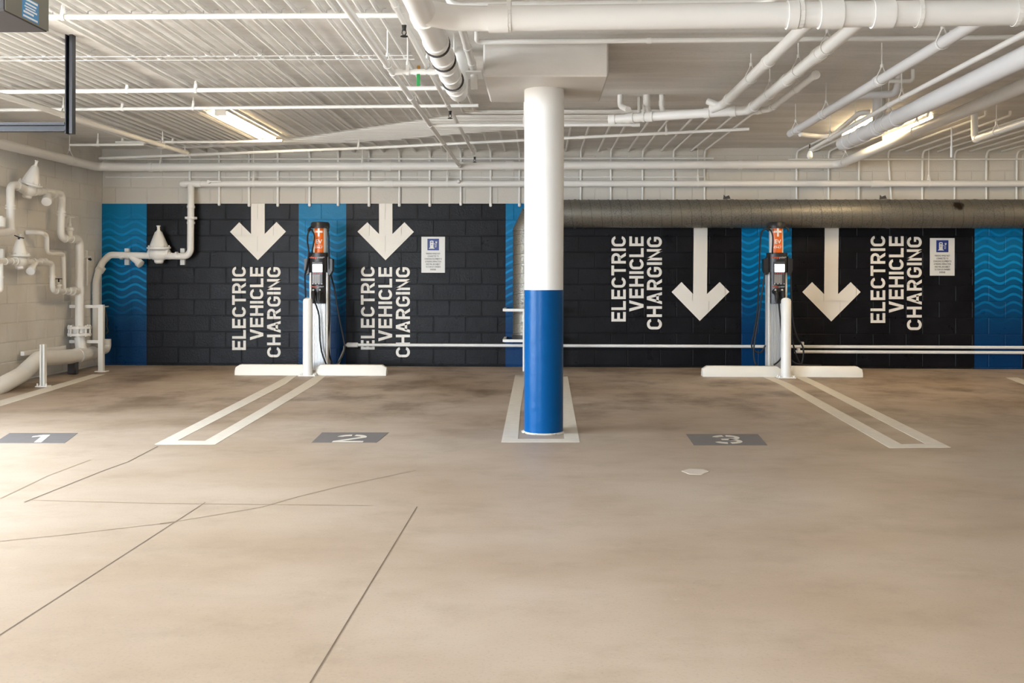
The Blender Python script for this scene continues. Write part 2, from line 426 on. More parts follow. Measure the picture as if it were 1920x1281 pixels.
def word(text, xtop, xbase, ytop, ystart, label):
    o = W(xbase, ystart, y=D); u = W(xbase, ytop, y=D)-o; v = W(xtop, ystart, y=D)-o
    polys = []; x = 0; gap = .115; gs = [glyph(c) for c in text]
    tot = sum(g[0] for g in gs)+gap*(len(gs)-1)
    for wd, pl in gs:
        for po in pl:
            polys.append([(o.x+u.x*(x+a)/tot+v.x*b, o.z+u.z*(x+a)/tot+v.z*b) for a, b in po])
        x += wd+gap
    paint('painted_word', polys, label)
plc = ['under the leftmost painted arrow', 'between the left charger and the left notice sign', 'left of the third painted arrow', 'beside the right notice sign']
wd4 = [[(435.5,461.2,500,656.4),(469,494,500.8,637.8),(501,526.4,500.8,670)],
       [(676.8,702.6,500,655.5),(709.6,735.3,501,640),(742.3,768.8,501,670)],
       [(1146.3,1173.3,443,603),(1179.8,1206.8,443.4,584.3),(1212.7,1241,444,617.8)],
       [(1632,1659.6,442.4,605.6),(1666.4,1694,443,586.5),(1700,1728,444.3,619)]]
for g, where in zip(wd4, plc):
    for t, q in zip(('ELECTRIC', 'VEHICLE', 'CHARGING'), g): word(t, *q, f'white painted upright word {t} {where}')
ars = [((420,370,3.883), [(198,40),(198,268),(112,182),(45,252),(247,458),(452,250),(383,180),(297,268),(297,40)]),
       ((640,370,3.881), [(275,40),(275,268),(190,182),(118,250),(322,458),(528,252),(460,182),(372,268),(372,40)]),
       ((1120,370,3.882), [(703,40),(697,705),(612,617),(540,690),(745,900),(960,688),(890,617),(797,705),(803,40)]),
       ((1480,370,3.659), [(243,40),(238,665),(155,582),(88,650),(287,852),(488,650),(420,582),(333,665),(340,40)])]
for ((ox, oy, s), pts), where in zip(ars, ['left of the left charger', 'right of the left charger', 'left of the right charger', 'right of the right charger']):
    q = []
    for i, (a, b) in enumerate(pts):
        v = W(ox+a/s, oy+b/s, y=D); q.append((v.x, min(v.z, ZB)))
    paint('painted_arrow', [[q[0], q[1], q[7], q[8]], [q[1], q[2], q[3], q[4]], [q[7], q[4], q[5], q[6]], [q[1], q[4], q[7]]], f'white painted down arrow {where}')
# ------------------------------------------------------------------ floor markings (painted on the floor)
def fpoly(name, polys, m, label=None, z=.0015):
    mb = MB()
    for k, po in enumerate(polys):
        vs = [W(x, y, z=z) for x, y in po]; n_ = len(vs)
        mb.add(vs+[v-Vector((0,0,z+.002)) for v in vs], [tuple(range(n_))]+[(i, (i+1) % n_, n_+(i+1) % n_, n_+i) for i in range(n_)])
    o = mb.build(name, m, fl, smooth=False)
    if label: o['label'] = label
    return o
fpoly('painted_stripe', [[(541,704),(557,704),(536,720),(512,720)], [(512,720),(536,720),(333,826),(290,833)], [(290,833),(333,826),(384,827),(404,833)],
      [(593,704),(612,704),(592,720),(568,720)], [(568,720),(592,720),(520,764),(494,764)], [(494,764),(520,764),(404,833),(384,827)]], 'floor_white', 'white double bay stripe running from the left bollard')
fpoly('painted_stripe', [[(1428,706),(1448,706),(1482,720),(1461,720)], [(1461,720),(1482,720),(1690,833),(1668,840)], [(1668,840),(1690,833),(1735,832),(1783,839)],
      [(1488,706),(1509,706),(1540,720),(1519,720)], [(1519,720),(1540,720),(1783,839),(1735,832)]], 'floor_white', 'white double bay stripe running from the right bollard')
fpoly('painted_stripe', [[(0,751),(173,702),(197,702),(0,762)], [(-60,770),(0,751),(0,762),(-60,781)]], 'floor_white', 'single white stripe below the big floor pipe')
fpoly('painted_stripe', [[(1886,708),(1908,708),(1960,727),(1935,727)]], 'floor_white', 'short white stripe at the right frame edge')
fpoly('painted_border', [[(966,703),(986,703),(976,765),(953,765)], [(953,765),(976,765),(971,823),(940,829)], [(1044,703),(1064,703),(1072,748),(1050,748)], [(1050,748),(1072,748),(1087,829),(1058,823)],
      [(971,823),(1058,823),(1087,829),(940,829)], [(966,703),(1064,703),(1064,706),(966,706)]], 'floor_white', 'white painted floor border round the column foot')
for po, wh in (([(18,812),(146,812),(121,831),(-12,831)], '1'), ([(604,811),(729,811),(706,830),(584,830)], '2'), ([(1286,814),(1421,814),(1439,835),(1301,835)], '3')):
    fpoly('painted_panel', [po], 'floor_grey', f'grey painted floor panel under stall number {wh}', z=.0012)
def digit(polys, org, uax, vax, label):
    """unit digit polygons -> floor via pixel corners: org lower-left, uax lower-right, vax upper-left"""
    o = W(*org, z=.0022); u = W(*uax, z=.0022)-o; v = W(*vax, z=.0022)-o
    mb = MB()
    for po in polys: mb.add([o+u*a+v*b for a, b in po], [tuple(range(len(po)))])
    ob = mb.build('stall_number', 'floor_white', fl, smooth=False); ob['label'] = label
digit([R(.5,0,.74,1), [(.5,1),(.5,.78),(.2,.66),(.2,.82)]], (35,829.5), (92,829.5), (54,815.5), 'white stencilled stall number 1')
digit([R(0,0,1,.17), [(0,.17),(.3,.17),(.98,.6),(.76,.66)]]+arc(.5,.68,.5,.32,.2,-15,80,8)+arc(.5,.68,.5,.32,.2,96,172,6), (622,829.5), (680,829.5), (636,815), 'white stencilled stall number 2')
digit(arc(.5,.71,.5,.29,.19,-80,85,8)+arc(.5,.71,.5,.29,.19,100,165,5)+arc(.5,.29,.5,.29,.19,-82,78,8)+arc(.5,.29,.5,.29,.19,195,262,5)+[R(.3,.42,.6,.58)], (1342,832.5), (1396,832.5), (1332,816), 'white stencilled stall number 3')
def strip(pts, wdt, name, m):
    mb = MB(); P = [W(x, y, z=.0012) for x, y in pts]
    for a, b in zip(P, P[1:]):
        d = (b-a).normalized(); s_ = Vector((-d.y, d.x, 0))*wdt/2
        mb.add([a-s_, a+s_, b+s_, b-s_], [(0,1,2,3)])
    mb.build(name, m, fl, smooth=False)
strip([(385,942),(-60,1229)], .0045, 'saw_cut', 'saw_cut'); strip([(782,950),(560,1316)], .0045, 'saw_cut', 'saw_cut')
strip([(296,837),(240,866),(190,884),(45,942)], .008, 'saw_cut', 'saw_cut'); strip([(170,862),(90,892),(0,935)], .008, 'saw_cut', 'hair_crack')
strip([(0,1015),(120,1003),(310,981),(420,963),(490,951),(560,931),(650,909),(780,882)], .006, 'floor_crack', 'hair_crack')
strip([(300,982),(328,979)], .02, 'floor_crack', 'hair_crack')
strip([(60,938),(300,944),(700,948)], .006, 'floor_crack', 'hair_crack')
fpoly('paint_smear', [[(1278,883),(1292,879),(1318,880),(1330,884),(1315,890),(1292,889)]], 'pale_smear', 'faint pale paint smear before stall 3')
# ------------------------------------------------------------------ column
ccx, ccy, cr = .034, 7.19, .141
col = thing('round_column', 'round white column with glossy blue lower half in mid floor', 'column', (ccx, ccy, 0))
zb_ = 1.036; zt_ = 2.49
MB().lathe((ccx,ccy,zb_), (0,0,1), [(0,cr),(zt_-zb_,cr+.004)], 48).build('white_shaft', 'column_white', col)
o = MB().lathe((ccx,ccy,0), (0,0,1), [(0,cr+.001),(zb_,cr+.001)], 48).build('blue_shaft', 'column_blue', col); o['label'] = 'glossy blue painted lower shaft'
MB().box((-.384, 6.70, zt_), (.467, 7.68, H), .012).build('drop_panel', 'cap_paint', col, smooth=False)
gro = MB(); random.seed(3)
for k in range(26):
    a = 2*math.pi*k/26; rr_ = cr+random.uniform(.012, .03)
    gro.add([(ccx+cr*math.cos(a), ccy+cr*math.sin(a), .012), (ccx+rr_*math.cos(a), ccy+rr_*math.sin(a), .002),
             (ccx+rr_*math.cos(a+.242), ccy+rr_*math.sin(a+.242), .002), (ccx+cr*math.cos(a+.242), ccy+cr*math.sin(a+.242), .012)], [(0,1,2,3)])
gro.build('grout_collar', 'floor_white', col)
# ------------------------------------------------------------------ pipes
def ring(p, d, r, wdt, m='white_pipe', parent=None, name='coupling', n=20):
    p = Vector(p); d = Vector(d).normalized()
    return MB().tube_prof([p-d*wdt/2, p-d*wdt/2, p+d*wdt/2, p+d*wdt/2], [r*.96, r, r, r*.96], d, n).build(name, m, parent)
def pipe(name, label, pts, r, bend=None, m='white_pipe', cat='pipe', group=None, cps=(), hang=(), n=14, zc=H):
    pts = [Vector(p) for p in pts]
    path = fillet(pts, bend if bend else r*2.2) if len(pts) > 2 else pts
    o = MB().tube(path, r, n).build(name, m, None, origin=pts[0])
    tag(o, label, cat, group)
    for seg, t, wdt in cps:
        a, b = pts[seg], pts[seg+1]; ring(a.lerp(b, t), b-a, r*1.1+.002, wdt, m, o)
    for seg, t in hang:
        a, b = pts[seg], pts[seg+1]; hanger(a.lerp(b, t), (b-a).normalized(), r, o, zc)
    return o
def hanger(p, d, r, parent, zc=H):
    mb = MB(); a = Vector((0,0,1)); s_ = d.cross(a).normalized()
    # strap loop: from the top knot round under the pipe
    loop = []
    for k in range(13):
        t = math.pi*(-.12+1.24*k/12); loop.append(p+s_*(math.cos(t)*(r+.004))-a*(math.sin(t)*(r+.004)))
    top = p+a*(r*1.7+.03); loop = [top]+loop+[top]
    for q, q2 in zip(loop, loop[1:]): mb.obox(q, q2, .022, .003, up=(q-p).normalized() if (q-p).length > 0 else a)
    mb.tube([top-a*.012, Vector((top.x, top.y, zc))], .005, 8); mb.tube([top-a*.012, top+a*.012], .011, 6)
    mb.build('hanger', 'white_steel', parent)
def sprinkler(p, parent, up=False):
    p = Vector(p); s = 1 if up else -1
    mb = MB(); mb.cyl(p, p+Vector((0,0,s*.03)), .014, .010, 10); mb.tube([p+Vector((.009,0,s*.025)), p+Vector((.012,0,s*.045)), p+Vector((0,0,s*.062))], .003, 6)
    mb.tube([p+Vector((-.009,0,s*.025)), p+Vector((-.012,0,s*.045)), p+Vector((0,0,s*.062))], .003, 6); mb.cyl(p+Vector((0,0,s*.06)), p+Vector((0,0,s*.064)), .02, .022, 12)
    mb.build('sprinkler_head', 'black_rubber', parent)
V = Vector
ONES = 'first second third fourth fifth sixth seventh eighth ninth tenth eleventh twelfth thirteenth fourteenth fifteenth sixteenth seventeenth eighteenth nineteenth'.split()
def ordinal(k): return ONES[k-1] if k < 20 else ('twentieth', 'thirtieth')[k//10-2] if k % 10 == 0 else ('twenty', 'thirty')[k//10-2]+'-'+ONES[k % 10-1]
# --- the conduit bank
ZCD = H-.034; RCD = .0128
src = [-40,3,36,62,84,107,143,169,187,205,223,242,257,278,296,350,367,398,424,457,485,508,531,555,569,597,619.5,640.5,661,687,722,740,774,796,848,873]
outs = [240,268,299,327,356,384,411,439,467,495,521,548,574,602,634,663,692,718,747,778,807,833,867,893,916,947,972,1003,1032,1061,1093,1122,1146,1178,1207,1240,1266,1297,1323][-len(src):]
pa = W(520, 264, z=ZCD); pb = W(887, 209, z=ZCD)
def drop_end(px): return px
clip_me = None
YCL = W(400, 100, z=ZCD).y
drops = [240,299,356,411,467,521,580.5,634,692,749,806,864,920,974,1089,1145.5,1205,1263,1321]
def conduit_path(X0, Yb, Xo, px_out):
    near = min(drops, key=lambda d: abs(d-px_out)); yw = D-.022
    pts = [V((X0, 2.2, ZCD)), V((X0, Yb, ZCD)), V((Xo, Yb, ZCD))]
    if abs(near-px_out) < 12:
        xd = W(near, 340, y=yw).x; pts[2].x = xd; zend = W(near, 383+ (near % 3), y=yw).z
        pts += [V((xd, yw, ZCD)), V((xd, yw, zend))]
        return pts, True
    pts += [V((Xo, D-.004, ZCD))]
    return pts, False
clip_mb = MB()
cA = []
for i, px in enumerate(src):
    X0 = W(px, 165, z=ZCD).x
    t = (X0-pa.x)/(pb.x-pa.x)
    Yb = pa.y+(pb.y-pa.y)*t if t > 0 else pa.y+ .045*min(len([q for q in src if q >= px and W(q,165,z=ZCD).x < pa.x]), 40)*.9
    Yb = min(Yb, D-.14)
    Xo = W(outs[i], 292, y=D-.05).x
    if Xo < X0+.08: Xo = X0+.08
    cA.append((X0, Yb, Xo, outs[i]))
# keep neighbouring runs apart
for i in range(len(cA)-2, -1, -1):
    X0, Yb, Xo, po_ = cA[i]
    if Yb < cA[i+1][1]+.039: cA[i] = (X0, min(cA[i+1][1]+.039, D-.12), Xo, po_)
for i, (X0, Yb, Xo, po_) in enumerate(cA):
    pts, dr = conduit_path(X0, Yb, Xo, po_)
    o = MB().tube(fillet(pts, .09, 5), .0165-.0042*min(max((src[i]-280)/260, 0), 1), 10).build('ceiling_conduit', 'white_pipe', None, origin=pts[0])
    tag(o, 'thin white ceiling conduit, %s from the right in the parallel left bank' % ordinal(len(cA)-i), 'conduit', 'ceiling conduit bank')
    for Yc in (YCL+(.12 if i % 2 else 0), W(400, 26, z=ZCD).y):
        c = V((X0, Yc, ZCD))
        q = MB()
        arc_ = [c+V((math.cos(a)*(RCD+.003), 0, -math.sin(a)*(RCD+.003))) for a in [math.pi*k/8 for k in range(9)]]
        arc_ = [c+V((RCD+.03, 0, .027))]+[c+V((RCD+.003, 0, .02))]+arc_+[c+V((-RCD-.003, 0, .02))]+[c+V((-RCD-.03, 0, .027))]
        for a, b in zip(arc_, arc_[1:]): q.obox(a, b, .018, .003, up=(0,1,0)) if False else q.tube([a, b], .004, 5)
        q.build('strap', 'wire', o)
    if dr:
        e_ = pts[-1]; MB().lathe(e_+V((0,0,.03)), (0,0,-1), [(0,RCD*1.05),(.004,RCD*1.45),(.04,RCD*1.5),(.05,RCD*.8)], 12).build('end_fitting', 'white_pipe', o)
# --- right bank
nd = ns = 0
for px in (1494,1525,1554,1580,1611,1640,1665,1700,1730,1760,1790.5,1820,1850,1880,1907):
    xo = W(px, 330, y=D-.03).x; yw = D-.022; dr = px in (1494,1554,1611,1665,1730,1790.5,1850,1907)
    pts = [V((xo, 9.7, H)), V((xo, 9.7, ZCD-.01)), V((xo, yw if dr else D-.004, ZCD-.01))]
    if dr: pts.append(V((xo+(.06 if px == 1665 else 0), yw, W(px, 400, y=yw).z)))
    o = MB().tube(fillet(pts, .09, 5), RCD, 10).build('ceiling_conduit', 'white_pipe', None, origin=pts[-1])
    nd += dr; ns += not dr
    if dr: tag(o, 'right ceiling conduit that turns down the wall behind the duct, %s from the left' % ordinal(nd), 'conduit', 'right hand conduits with wall drops')
    else: tag(o, 'right ceiling conduit ending where ceiling meets wall, %s from the left' % ordinal(ns), 'conduit', 'right hand conduits without drops')
# --- tie wires across the bank
for k in range(2):
    y_ = YCL+.12*k
    tag(MB().tube([V((-5.2, y_, ZCD-RCD-.008)), V((-.9, y_, ZCD-RCD-.008))], .003, 6).build('tie_wire', 'wire', None, origin=(-5.2, y_, ZCD)),
        ('thin white wire strapped under the conduit bank, nearer of two' if k == 0 else 'thin white wire strapped under the conduit bank, farther of two'), 'wire')
# --- cross pipes under the bank
def hz(px0, py0, px1, py1, z): return [W(px0, py0, z=z), W(px1, py1, z=z)]
pipe('ceiling_pipe', 'bright white pipe crossing below the conduits nearest the door opener', [W(-60,33,z=2.66), W(757,29,z=2.66)], .016, hang=[(0, .22)])
pipe('ceiling_pipe', 'white pipe crossing mid ceiling just under the tie wires', [W(-60,173,z=2.655), W(862,165,z=2.655)], .0185, hang=[(0,.33),(0,.47)])
pipe('ceiling_pipe', 'white pipe crossing ceiling directly before the left strip light', [W(-60,207,z=2.65), W(897,198,z=2.65)], .0155, hang=[(0,.31),(0,.45),(0,.88)])
pipe('ceiling_pipe', 'slim pipe passing just behind the left strip light', [W(217,267,z=2.66), W(432,266,z=2.66), W(530,264,z=2.66)], .016, bend=.2, hang=[(0,.06),(0,.5)])
pipe('ceiling_pipe', 'short slim pipe low in the far left ceiling corner', [W(131,272,z=2.62), W(270,271,z=2.62)], .014, hang=[(0,.38)])
pipe('ceiling_pipe', 'long slim pipe rising behind the column toward the right', [W(186,297,z=2.585), W(700,277,z=2.60), W(1405,242,z=2.62)], .0165, cps=[(1,.585,.06)], hang=[(0,.33),(0,.95),(1,.52),(1,.8)])
pipe('wall_conduit', 'thin conduit along wall top left of the right charger', [V((W(200,297,y=D-.05).x, D-.055, 2.615)), V((W(1338,298,y=D-.05).x, D-.055, 2.615))], .012, cat='conduit')
pipe('wall_conduit', 'thin conduit along wall top at the right', [V((W(1478,300,y=D-.05).x, D-.055, 2.60)), V((6.6, D-.055, 2.60))], .012, cat='conduit')
pipe('wall_conduit', 'very thin double strut line behind the drops on the white band', [V((W(197,333,y=D-.03).x, D-.012, 2.39)), V((W(1325,336,y=D-.03).x, D-.012, 2.385))], .009, cat='conduit')
# --- the main that follows left wall, back wall and comes back along the right
ym = D-.17
main = pipe('ring_main_pipe', 'thick white main pipe along left wall, back wall top and right ceiling', [V((-5.41, 8.5, 2.455)), V((-5.41, ym-.35, 2.47)), V((-5.05, ym, 2.50)), V((W(1575,308,y=ym).x, ym, W(1575,308,y=ym).z)), W(1920,160,z=2.51), W(2060,98,z=2.51)],
     .053, bend=.12, cps=[(2,.02,.05),(2,.36,.11),(2,.535,.10),(2,.86,.05)], hang=[(0,.8),(2,.035),(2,.325),(2,.605),(3,.05),(3,.55)])
ym2 = D-.11
p8 = pipe('wall_pipe', 'white pipe along the back wall below the thicker main', [V((W(350,345,y=ym2).x, ym2, W(350,344.5,y=ym2).z)), V((6.9, ym2, W(1920,344,y=ym2).z-.004))], .040, cps=[(0,.012,.10),(0,.225,.12),(0,.76,.16)], hang=[(0,.075),(0,.29),(0,.565),(0,.815)])
MB().lathe(W(341,345,y=ym2)+V((.06,0,0)), (-1,0,0), [(0,.041),(.04,.044),(.075,.036),(.092,.014)], 18).build('end_cap', 'white_pipe', p8)
hb = W(392,341,y=ym2-.045); MB().cyl(hb+V((0,.01,0)), hb+V((0,-.03,0)), .026, .02, 12).box(hb+V((.0,-.035,-.008)), hb+V((.16,-.025,.008))).build('valve_lever', 'white_steel', p8)
ob = W(860,341,y=ym2-.045); MB().lathe(ob+V((0,.02,0)), (0,-1,0), [(0,.022),(.05,.024),(.065,.014)], 12).build('plug', 'white_pipe', p8)
# --- left centre lines running away from the camera
z1 = 2.5
P1 = pipe('branch_pipe', 'white branch pipe running straight back to join the wall main', [V((-.985, 3.2, z1)), V((-.985, ym, z1))], .0215, cps=[(0,.38,.09),(0,.48,.08),(0,.63,.09),(0,.76,.07),(0,.985,.12)], hang=[(0,.35)])
yb1 = W(740,135,z=z1).y
cv = pipe('cross_pipe', 'short white cross pipe carrying a green tagged valve', [V((-.985, yb1, z1)), W(838,135,z=z1)], .0165, cps=[(0,.12,.05),(0,.5,.08),(0,.72,.05)], hang=[(0,.28)])
g = W(785,136,z=z1); MB().cyl(g+V((0,0,.045)), g+V((0,0,.01)), .010, .013, 10).build('valve_stem', 'brass', cv)
o = MB().box(g+V((-.010,-.030,-.095)), g+V((.012,-.022,.01)), .002).build('valve_handle', 'green_tag', cv); o['label'] = 'green valve handle hanging down'
yb2 = W(810,235,z=z1).y
pipe('cross_pipe', 'white cross pipe passing behind column to the waste pipe', [V((-.985, yb2, z1)), V((W(1199,233,z=z1).x, yb2, z1)), V((W(1199,233,z=z1).x, yb2, H))], .0155, bend=.05, cps=[(0,.07,.05),(0,.215,.10),(0,.985,.07)], hang=[(0,.45),(0,.63)])
P3 = pipe('sprinkler_pipe', 'slim sprinkler pipe beside the fat white duct pipe', [V((-.757, 3.2, 2.55)), V((-.757, 11.35, 2.55))], .0165, cps=[(0,.24,.06),(0,.6,.05),(0,.975,.06)], hang=[(0,.42)])
for py in (42, 205, 292):
    y_ = W(800, py, z=2.55).y; sprinkler((-.757, y_, 2.535), P3)
pipe('angled_pipe', 'slanting white pipe in the far left ceiling ending in an upturned sprinkler', [W(-60,160,z=2.56), W(353,288,z=2.56)], .024, cps=[(0,.99,.04)], hang=[(0,.33),(0,.83)])
# --- fat pipe with wye
zd = 2.42; xd_ = -.57; rd = .064
yj = W(800,36,z=zd).y
fat = pipe('fat_waste_pipe', 'fat white pipe running back beside the column cap', [V((xd_, 2.8, zd)), V((xd_, W(862,178,z=zd).y, zd)), V((xd_, W(862,178,z=zd).y+.02, H))], rd, bend=.10, n=24,
     cps=[(0,.32,.14),(0,.50,.10),(0,.62,.05),(0,.71,.05),(0,.77,.05),(0,.83,.04),(0,.88,.04),(0,.93,.04)], hang=[(0,.9)])
for py in (83, 112, 150):
    y_ = W(830, py, z=zd).y
    MB().tube_prof([V((xd_, y_, zd)), V((xd_, y_+.006, zd))], [rd*1.13+.003]*2, V((0,1,0)), 24).build('band', 'dark_band', fat)
big = pipe('big_white_pipe', 'thickest white pipe spanning the top of the view to the right', [V((xd_, yj-.14, zd)), V((xd_+.14, yj-.02, zd)), W(900,35,z=zd), W(1920,23,z=zd), W(2100,20,z=zd)], .0625, bend=.14, n=24,
     cps=[(2,.035,.10),(2,.58,.05),(2,.65,.11),(2,.745,.10)], hang=[(2,.055),(2,.595),(2,.81),(2,.985)])
pipe('upper_pipe', 'slim white pipe above and behind the thickest pipe', [W(842,13,z=2.62)+V((0,0,.13)), W(842,13,z=2.62), W(1440,5,z=2.62), W(1470,5,z=2.62)+V((0,-.6,0))], .024, bend=.07, cps=[(1,.27,.05)], hang=[(1,.6)])
pipe('ceiling_pipe', 'thin pipe on ceiling in front of the column cap', [W(894,62,z=2.70)+V((0,0,.05)), W(894,79,z=2.70), W(1920,70,z=2.70), W(2050,69,z=2.70)], .017, bend=.04, cps=[(1,.32,.03),(1,.87,.09)], hang=[(1,.87)])
pd = pipe('diagonal_pipe', 'short white pipe sloping down left of the column cap', [V((-.45, 5.4, 2.57)), V((-.45, 6.75, 2.55)), V((-.45, 6.78, 2.42))], .024, bend=.04, cps=[(0,.55,.05),(0,.85,.05)])
MB().box((-.50, 6.66, 2.515), (-.395, 6.9, 2.525)).build('support_plate', 'white_steel', pd)
for i, (px, a, b) in enumerate(((842,60,112), (855,62,135))):
    y_ = 7.0+.1*i; x_ = W(px, 90, y=y_).x
    pipe('pipe_stub', ('left' if i == 0 else 'right')+' upright stub of the pair behind the fat pipe', [V((x_, y_, H)), V((x_, y_, W(px, b, y=y_).z))], .021, cps=[(0,.4,.05)])
# --- waste pipes on the right ceiling
zm = 2.55
wp = pipe('waste_pipe', 'white waste pipe crossing right of column then turning toward the camera', [W(1146,224,z=zm), W(1203,220,z=zm), W(1404,207,z=zm), V((W(1404,207,z=zm).x+.02, 4.7, zm+.02))], .041, bend=.10, n=18,
     cps=[(0,.05,.06),(0,.62,.07),(1,.08,.06),(1,.62,.05),(1,.86,.05),(2,.05,.06),(2,.33,.07),(2,.55,.10),(2,.85,.06)], hang=[(1,.02),(2,.20),(2,.42),(2,.6)])
for px, py in ((1163, 178),):
    a = W(px, py, z=H); pts = [a, a-V((0,0,.10)), W(1178,212,z=zm)+V((0,0,.03))]
    MB().tube(fillet(pts, .09), .026, 14).build('inlet_pipe', 'white_pipe', wp)
for px, r in ((1213, .03), (1241, .024)):
    a = W(px, 178, z=H); MB().tube(fillet([a, a-V((0,0,.11)), V((a.x+.02, a.y-.02, zm))], .08), r, 14).tube([a-V((0,0,.05)), a-V((0,0,.10))], r*1.15, 14).build('inlet_pipe', 'white_pipe', wp)
a = W(1349,203,z=zm)
w2 = pipe('waste_pipe', 'white waste pipe joining from upper left, left of the turned one', [a+V((-.06,.02,0)), a+V((.02,-.08,.02)), V((W(1349,200,z=zm).x+.03, 4.7, zm+.03))], .039, n=18, cps=[(1,.06,.06),(1,.45,.07)], hang=[(1,.3)])
MB().tube([a+V((.0,-.05,.01)), a+V((-.10,-.0,.06))], .03, 14).build('cleanout', 'white_pipe', w2)
b = W(1445,204,z=zm)
w3 = pipe('waste_pipe', 'thinner waste pipe with capped end right of the turned one', [W(1404,211,z=zm-.01), b, W(1530,140,z=zm+.02)], .027, bend=.06, n=16, cps=[(0,.5,.05),(1,.06,.06),(1,.98,.05)], hang=[(1,.62)])
pipe('waste_pipe', 'grey white pipe ending free above the wall centre right', [W(1482,251,z=2.5), W(1823,47,z=2.5), W(1900,0,z=2.5)], .035, m='grey_pipe', n=18, cps=[(0,.08,.05),(0,.27,.05),(0,.62,.05)], hang=[(0,.05),(0,.3),(0,.64),(0,.9)])
s2 = pipe('sprinkler_pipe', 'thin white sprinkler pipe slanting across right ceiling', [W(1520,281,z=2.48), W(1672,194,z=2.48), W(1925,61,z=2.48), W(2000,20,z=2.48)], .0185, cps=[(0,.97,.07)], hang=[(0,.3),(1,.1)])
sp = W(1522,281,z=2.48); MB().lathe(sp+V((-.02,0,-.01)), (0,0,-1), [(0,.012),(.015,.022),(.045,.03),(.07,.03),(.085,.016)], 14).build('sprinkler_cup', 'clear_cup', s2)
MB().cyl(sp+V((-.02,0,-.01)), sp+V((-.02,0,.06)), .008, .008, 8).build('sprinkler_stem', 'black_rubber', s2)
g3 = pipe('large_drain_pipe', 'thick pale drain pipe slanting down beneath the right strip light', [W(1580,270,z=2.42), W(1920,107,z=2.42), W(2060,40,z=2.42)], .064, m='grey_pipe', n=24, cps=[(0,.04,.09),(0,.17,.10),(0,.27,.10),(0,.41,.06)], hang=[(0,.11),(0,.31),(0,.36)])
up = W(1648,205,z=2.6); MB().tube([V((up.x,up.y,H)), V((up.x, up.y, 2.46))], .055, 18).build('riser', 'grey_pipe', g3)
y5 = W(1827,262,z=2.45); z5 = 2.45
pipe('elbow_pipe', 'white pipe with upturned elbow at the far right ceiling', [V((y5.x, y5.y, H)), V((y5.x, y5.y, z5)), W(1925,228,z=z5), W(2010,198,z=z5)], .031, bend=.05, n=16, cps=[(1,.05,.05)], hang=[(1,.45)])
pipe('cross_pipe', 'grey horizontal branch beneath the ceiling before the right strip light', [W(1606,180,z=2.6), W(1680,176,z=2.6), W(1690,172,z=2.6)+V((0,0,.2))], .03, m='grey_pipe', bend=.05)
pipe('cross_pipe', 'small bent pipe under the ceiling near right strip light', [W(1668,152,z=2.66), W(1712,152,z=2.66), W(1712,152,z=2.66)+V((0,0,.12))], .016, bend=.03)
pipe('cross_pipe', 'pale elbowed pipe left of the right strip light', [W(1500,252,z=2.6), W(1556,258,z=2.6), W(1612,212,z=2.62), W(1632,211,z=2.62)], .024, bend=.08)
a = W(1784,243,z=2.46); MB().tube([a+V((0,0,.02)), a, a+V((0,0,-.23))], .007, 8).tube([a+V((0,0,-.15)), a+V((0,0,-.25))], .011, 8).build('hanging_rod', 'white_steel', main)
# ------------------------------------------------------------------ strip lights
def strip_light(x, y0, y1, label, lens='lamp_lens'):
    zt = H; t = thing('strip_light', label, 'light', (x, (y0+y1)/2, zt), 'ceiling strip lights')
    MB().box((x-.055, y0, zt-.014), (x+.055, y1, zt), .003).build('housing', 'lamp_house', t, smooth=False)
    prof = [(-.05, 0), (-.05, -.034), (-.034, -.047), (0, -.052), (.034, -.047), (.05, -.034), (.05, 0)]
    MB().prism(prof, (x, y0+.02, zt-.014), (1,0,0), (0,0,1), (0,1,0), y1-y0-.04).build('lens', lens, t)
    for yy in (y0-.006, y1-.014): MB().box((x-.055, yy, zt-.066), (x+.055, yy+.02, zt)).build('end_plate', 'lamp_house', t, smooth=False)
strip_light(-3.08, 9.45, 11.25, 'glowing strip light above the left conduits')
strip_light(3.94, 9.85, 11.3, 'glowing strip light above the bend of the right ring main')
strip_light(3.38, 9.75, 10.95, 'glowing strip light hidden behind the thick right drain pipe')
strip_light(7.4, 9.6, 11.4, 'strip light beyond the right frame edge')
for k, x_ in enumerate((-3.4, .6, 4.6)):  # unseen lamps added behind the camera to brighten the near floor
    strip_light(x_, 1.2, 3.0, 'added unseen fill light on the ceiling behind the view, %s' % ('first', 'second', 'third', 'fourth')[k] + ' from the door', 'fill_lamp_cool')
# ------------------------------------------------------------------ spiral duct
yd = D-.205; rdt = .176
zd1 = W(1500,401,y=yd).z; xv = W(988,520,y=yd).x; zlow = W(988,634,y=yd).z
dpath = fillet([V((7.2, yd, zd1)), V((xv, yd, zd1)), V((xv, yd, zlow))], .22, 2)
du = tag(MB().tube(dpath, rdt, 40).build('spiral_duct', 'galvanised', None, origin=(xv, yd, zlow)), 'grey galvanised spiral duct along the wall bending down behind the column', 'duct')
def helix(p0, p1, r, pitch, rr_, nm):
    p0, p1 = V(p0), V(p1); d = (p1-p0); L = d.length; d.normalize()
    a = d.cross(V((0,1,0))).normalized(); b = d.cross(a); k = int(L/pitch*20); pts = []
    for i in range(k+1):
        t = i/20; an = 2*math.pi*t; pts.append(p0+d*(pitch*t)+(a*math.cos(an)+b*math.sin(an))*r)
    MB().tube(pts, rr_, 5).build(nm, 'duct_seam', du)
helix(dpath[0], dpath[1]-V((.0,0,0)), rdt+.0005, .121, .0028, 'spiral_seam'); helix(dpath[-2], dpath[-1], rdt+.0005, .121, .0028, 'spiral_seam')
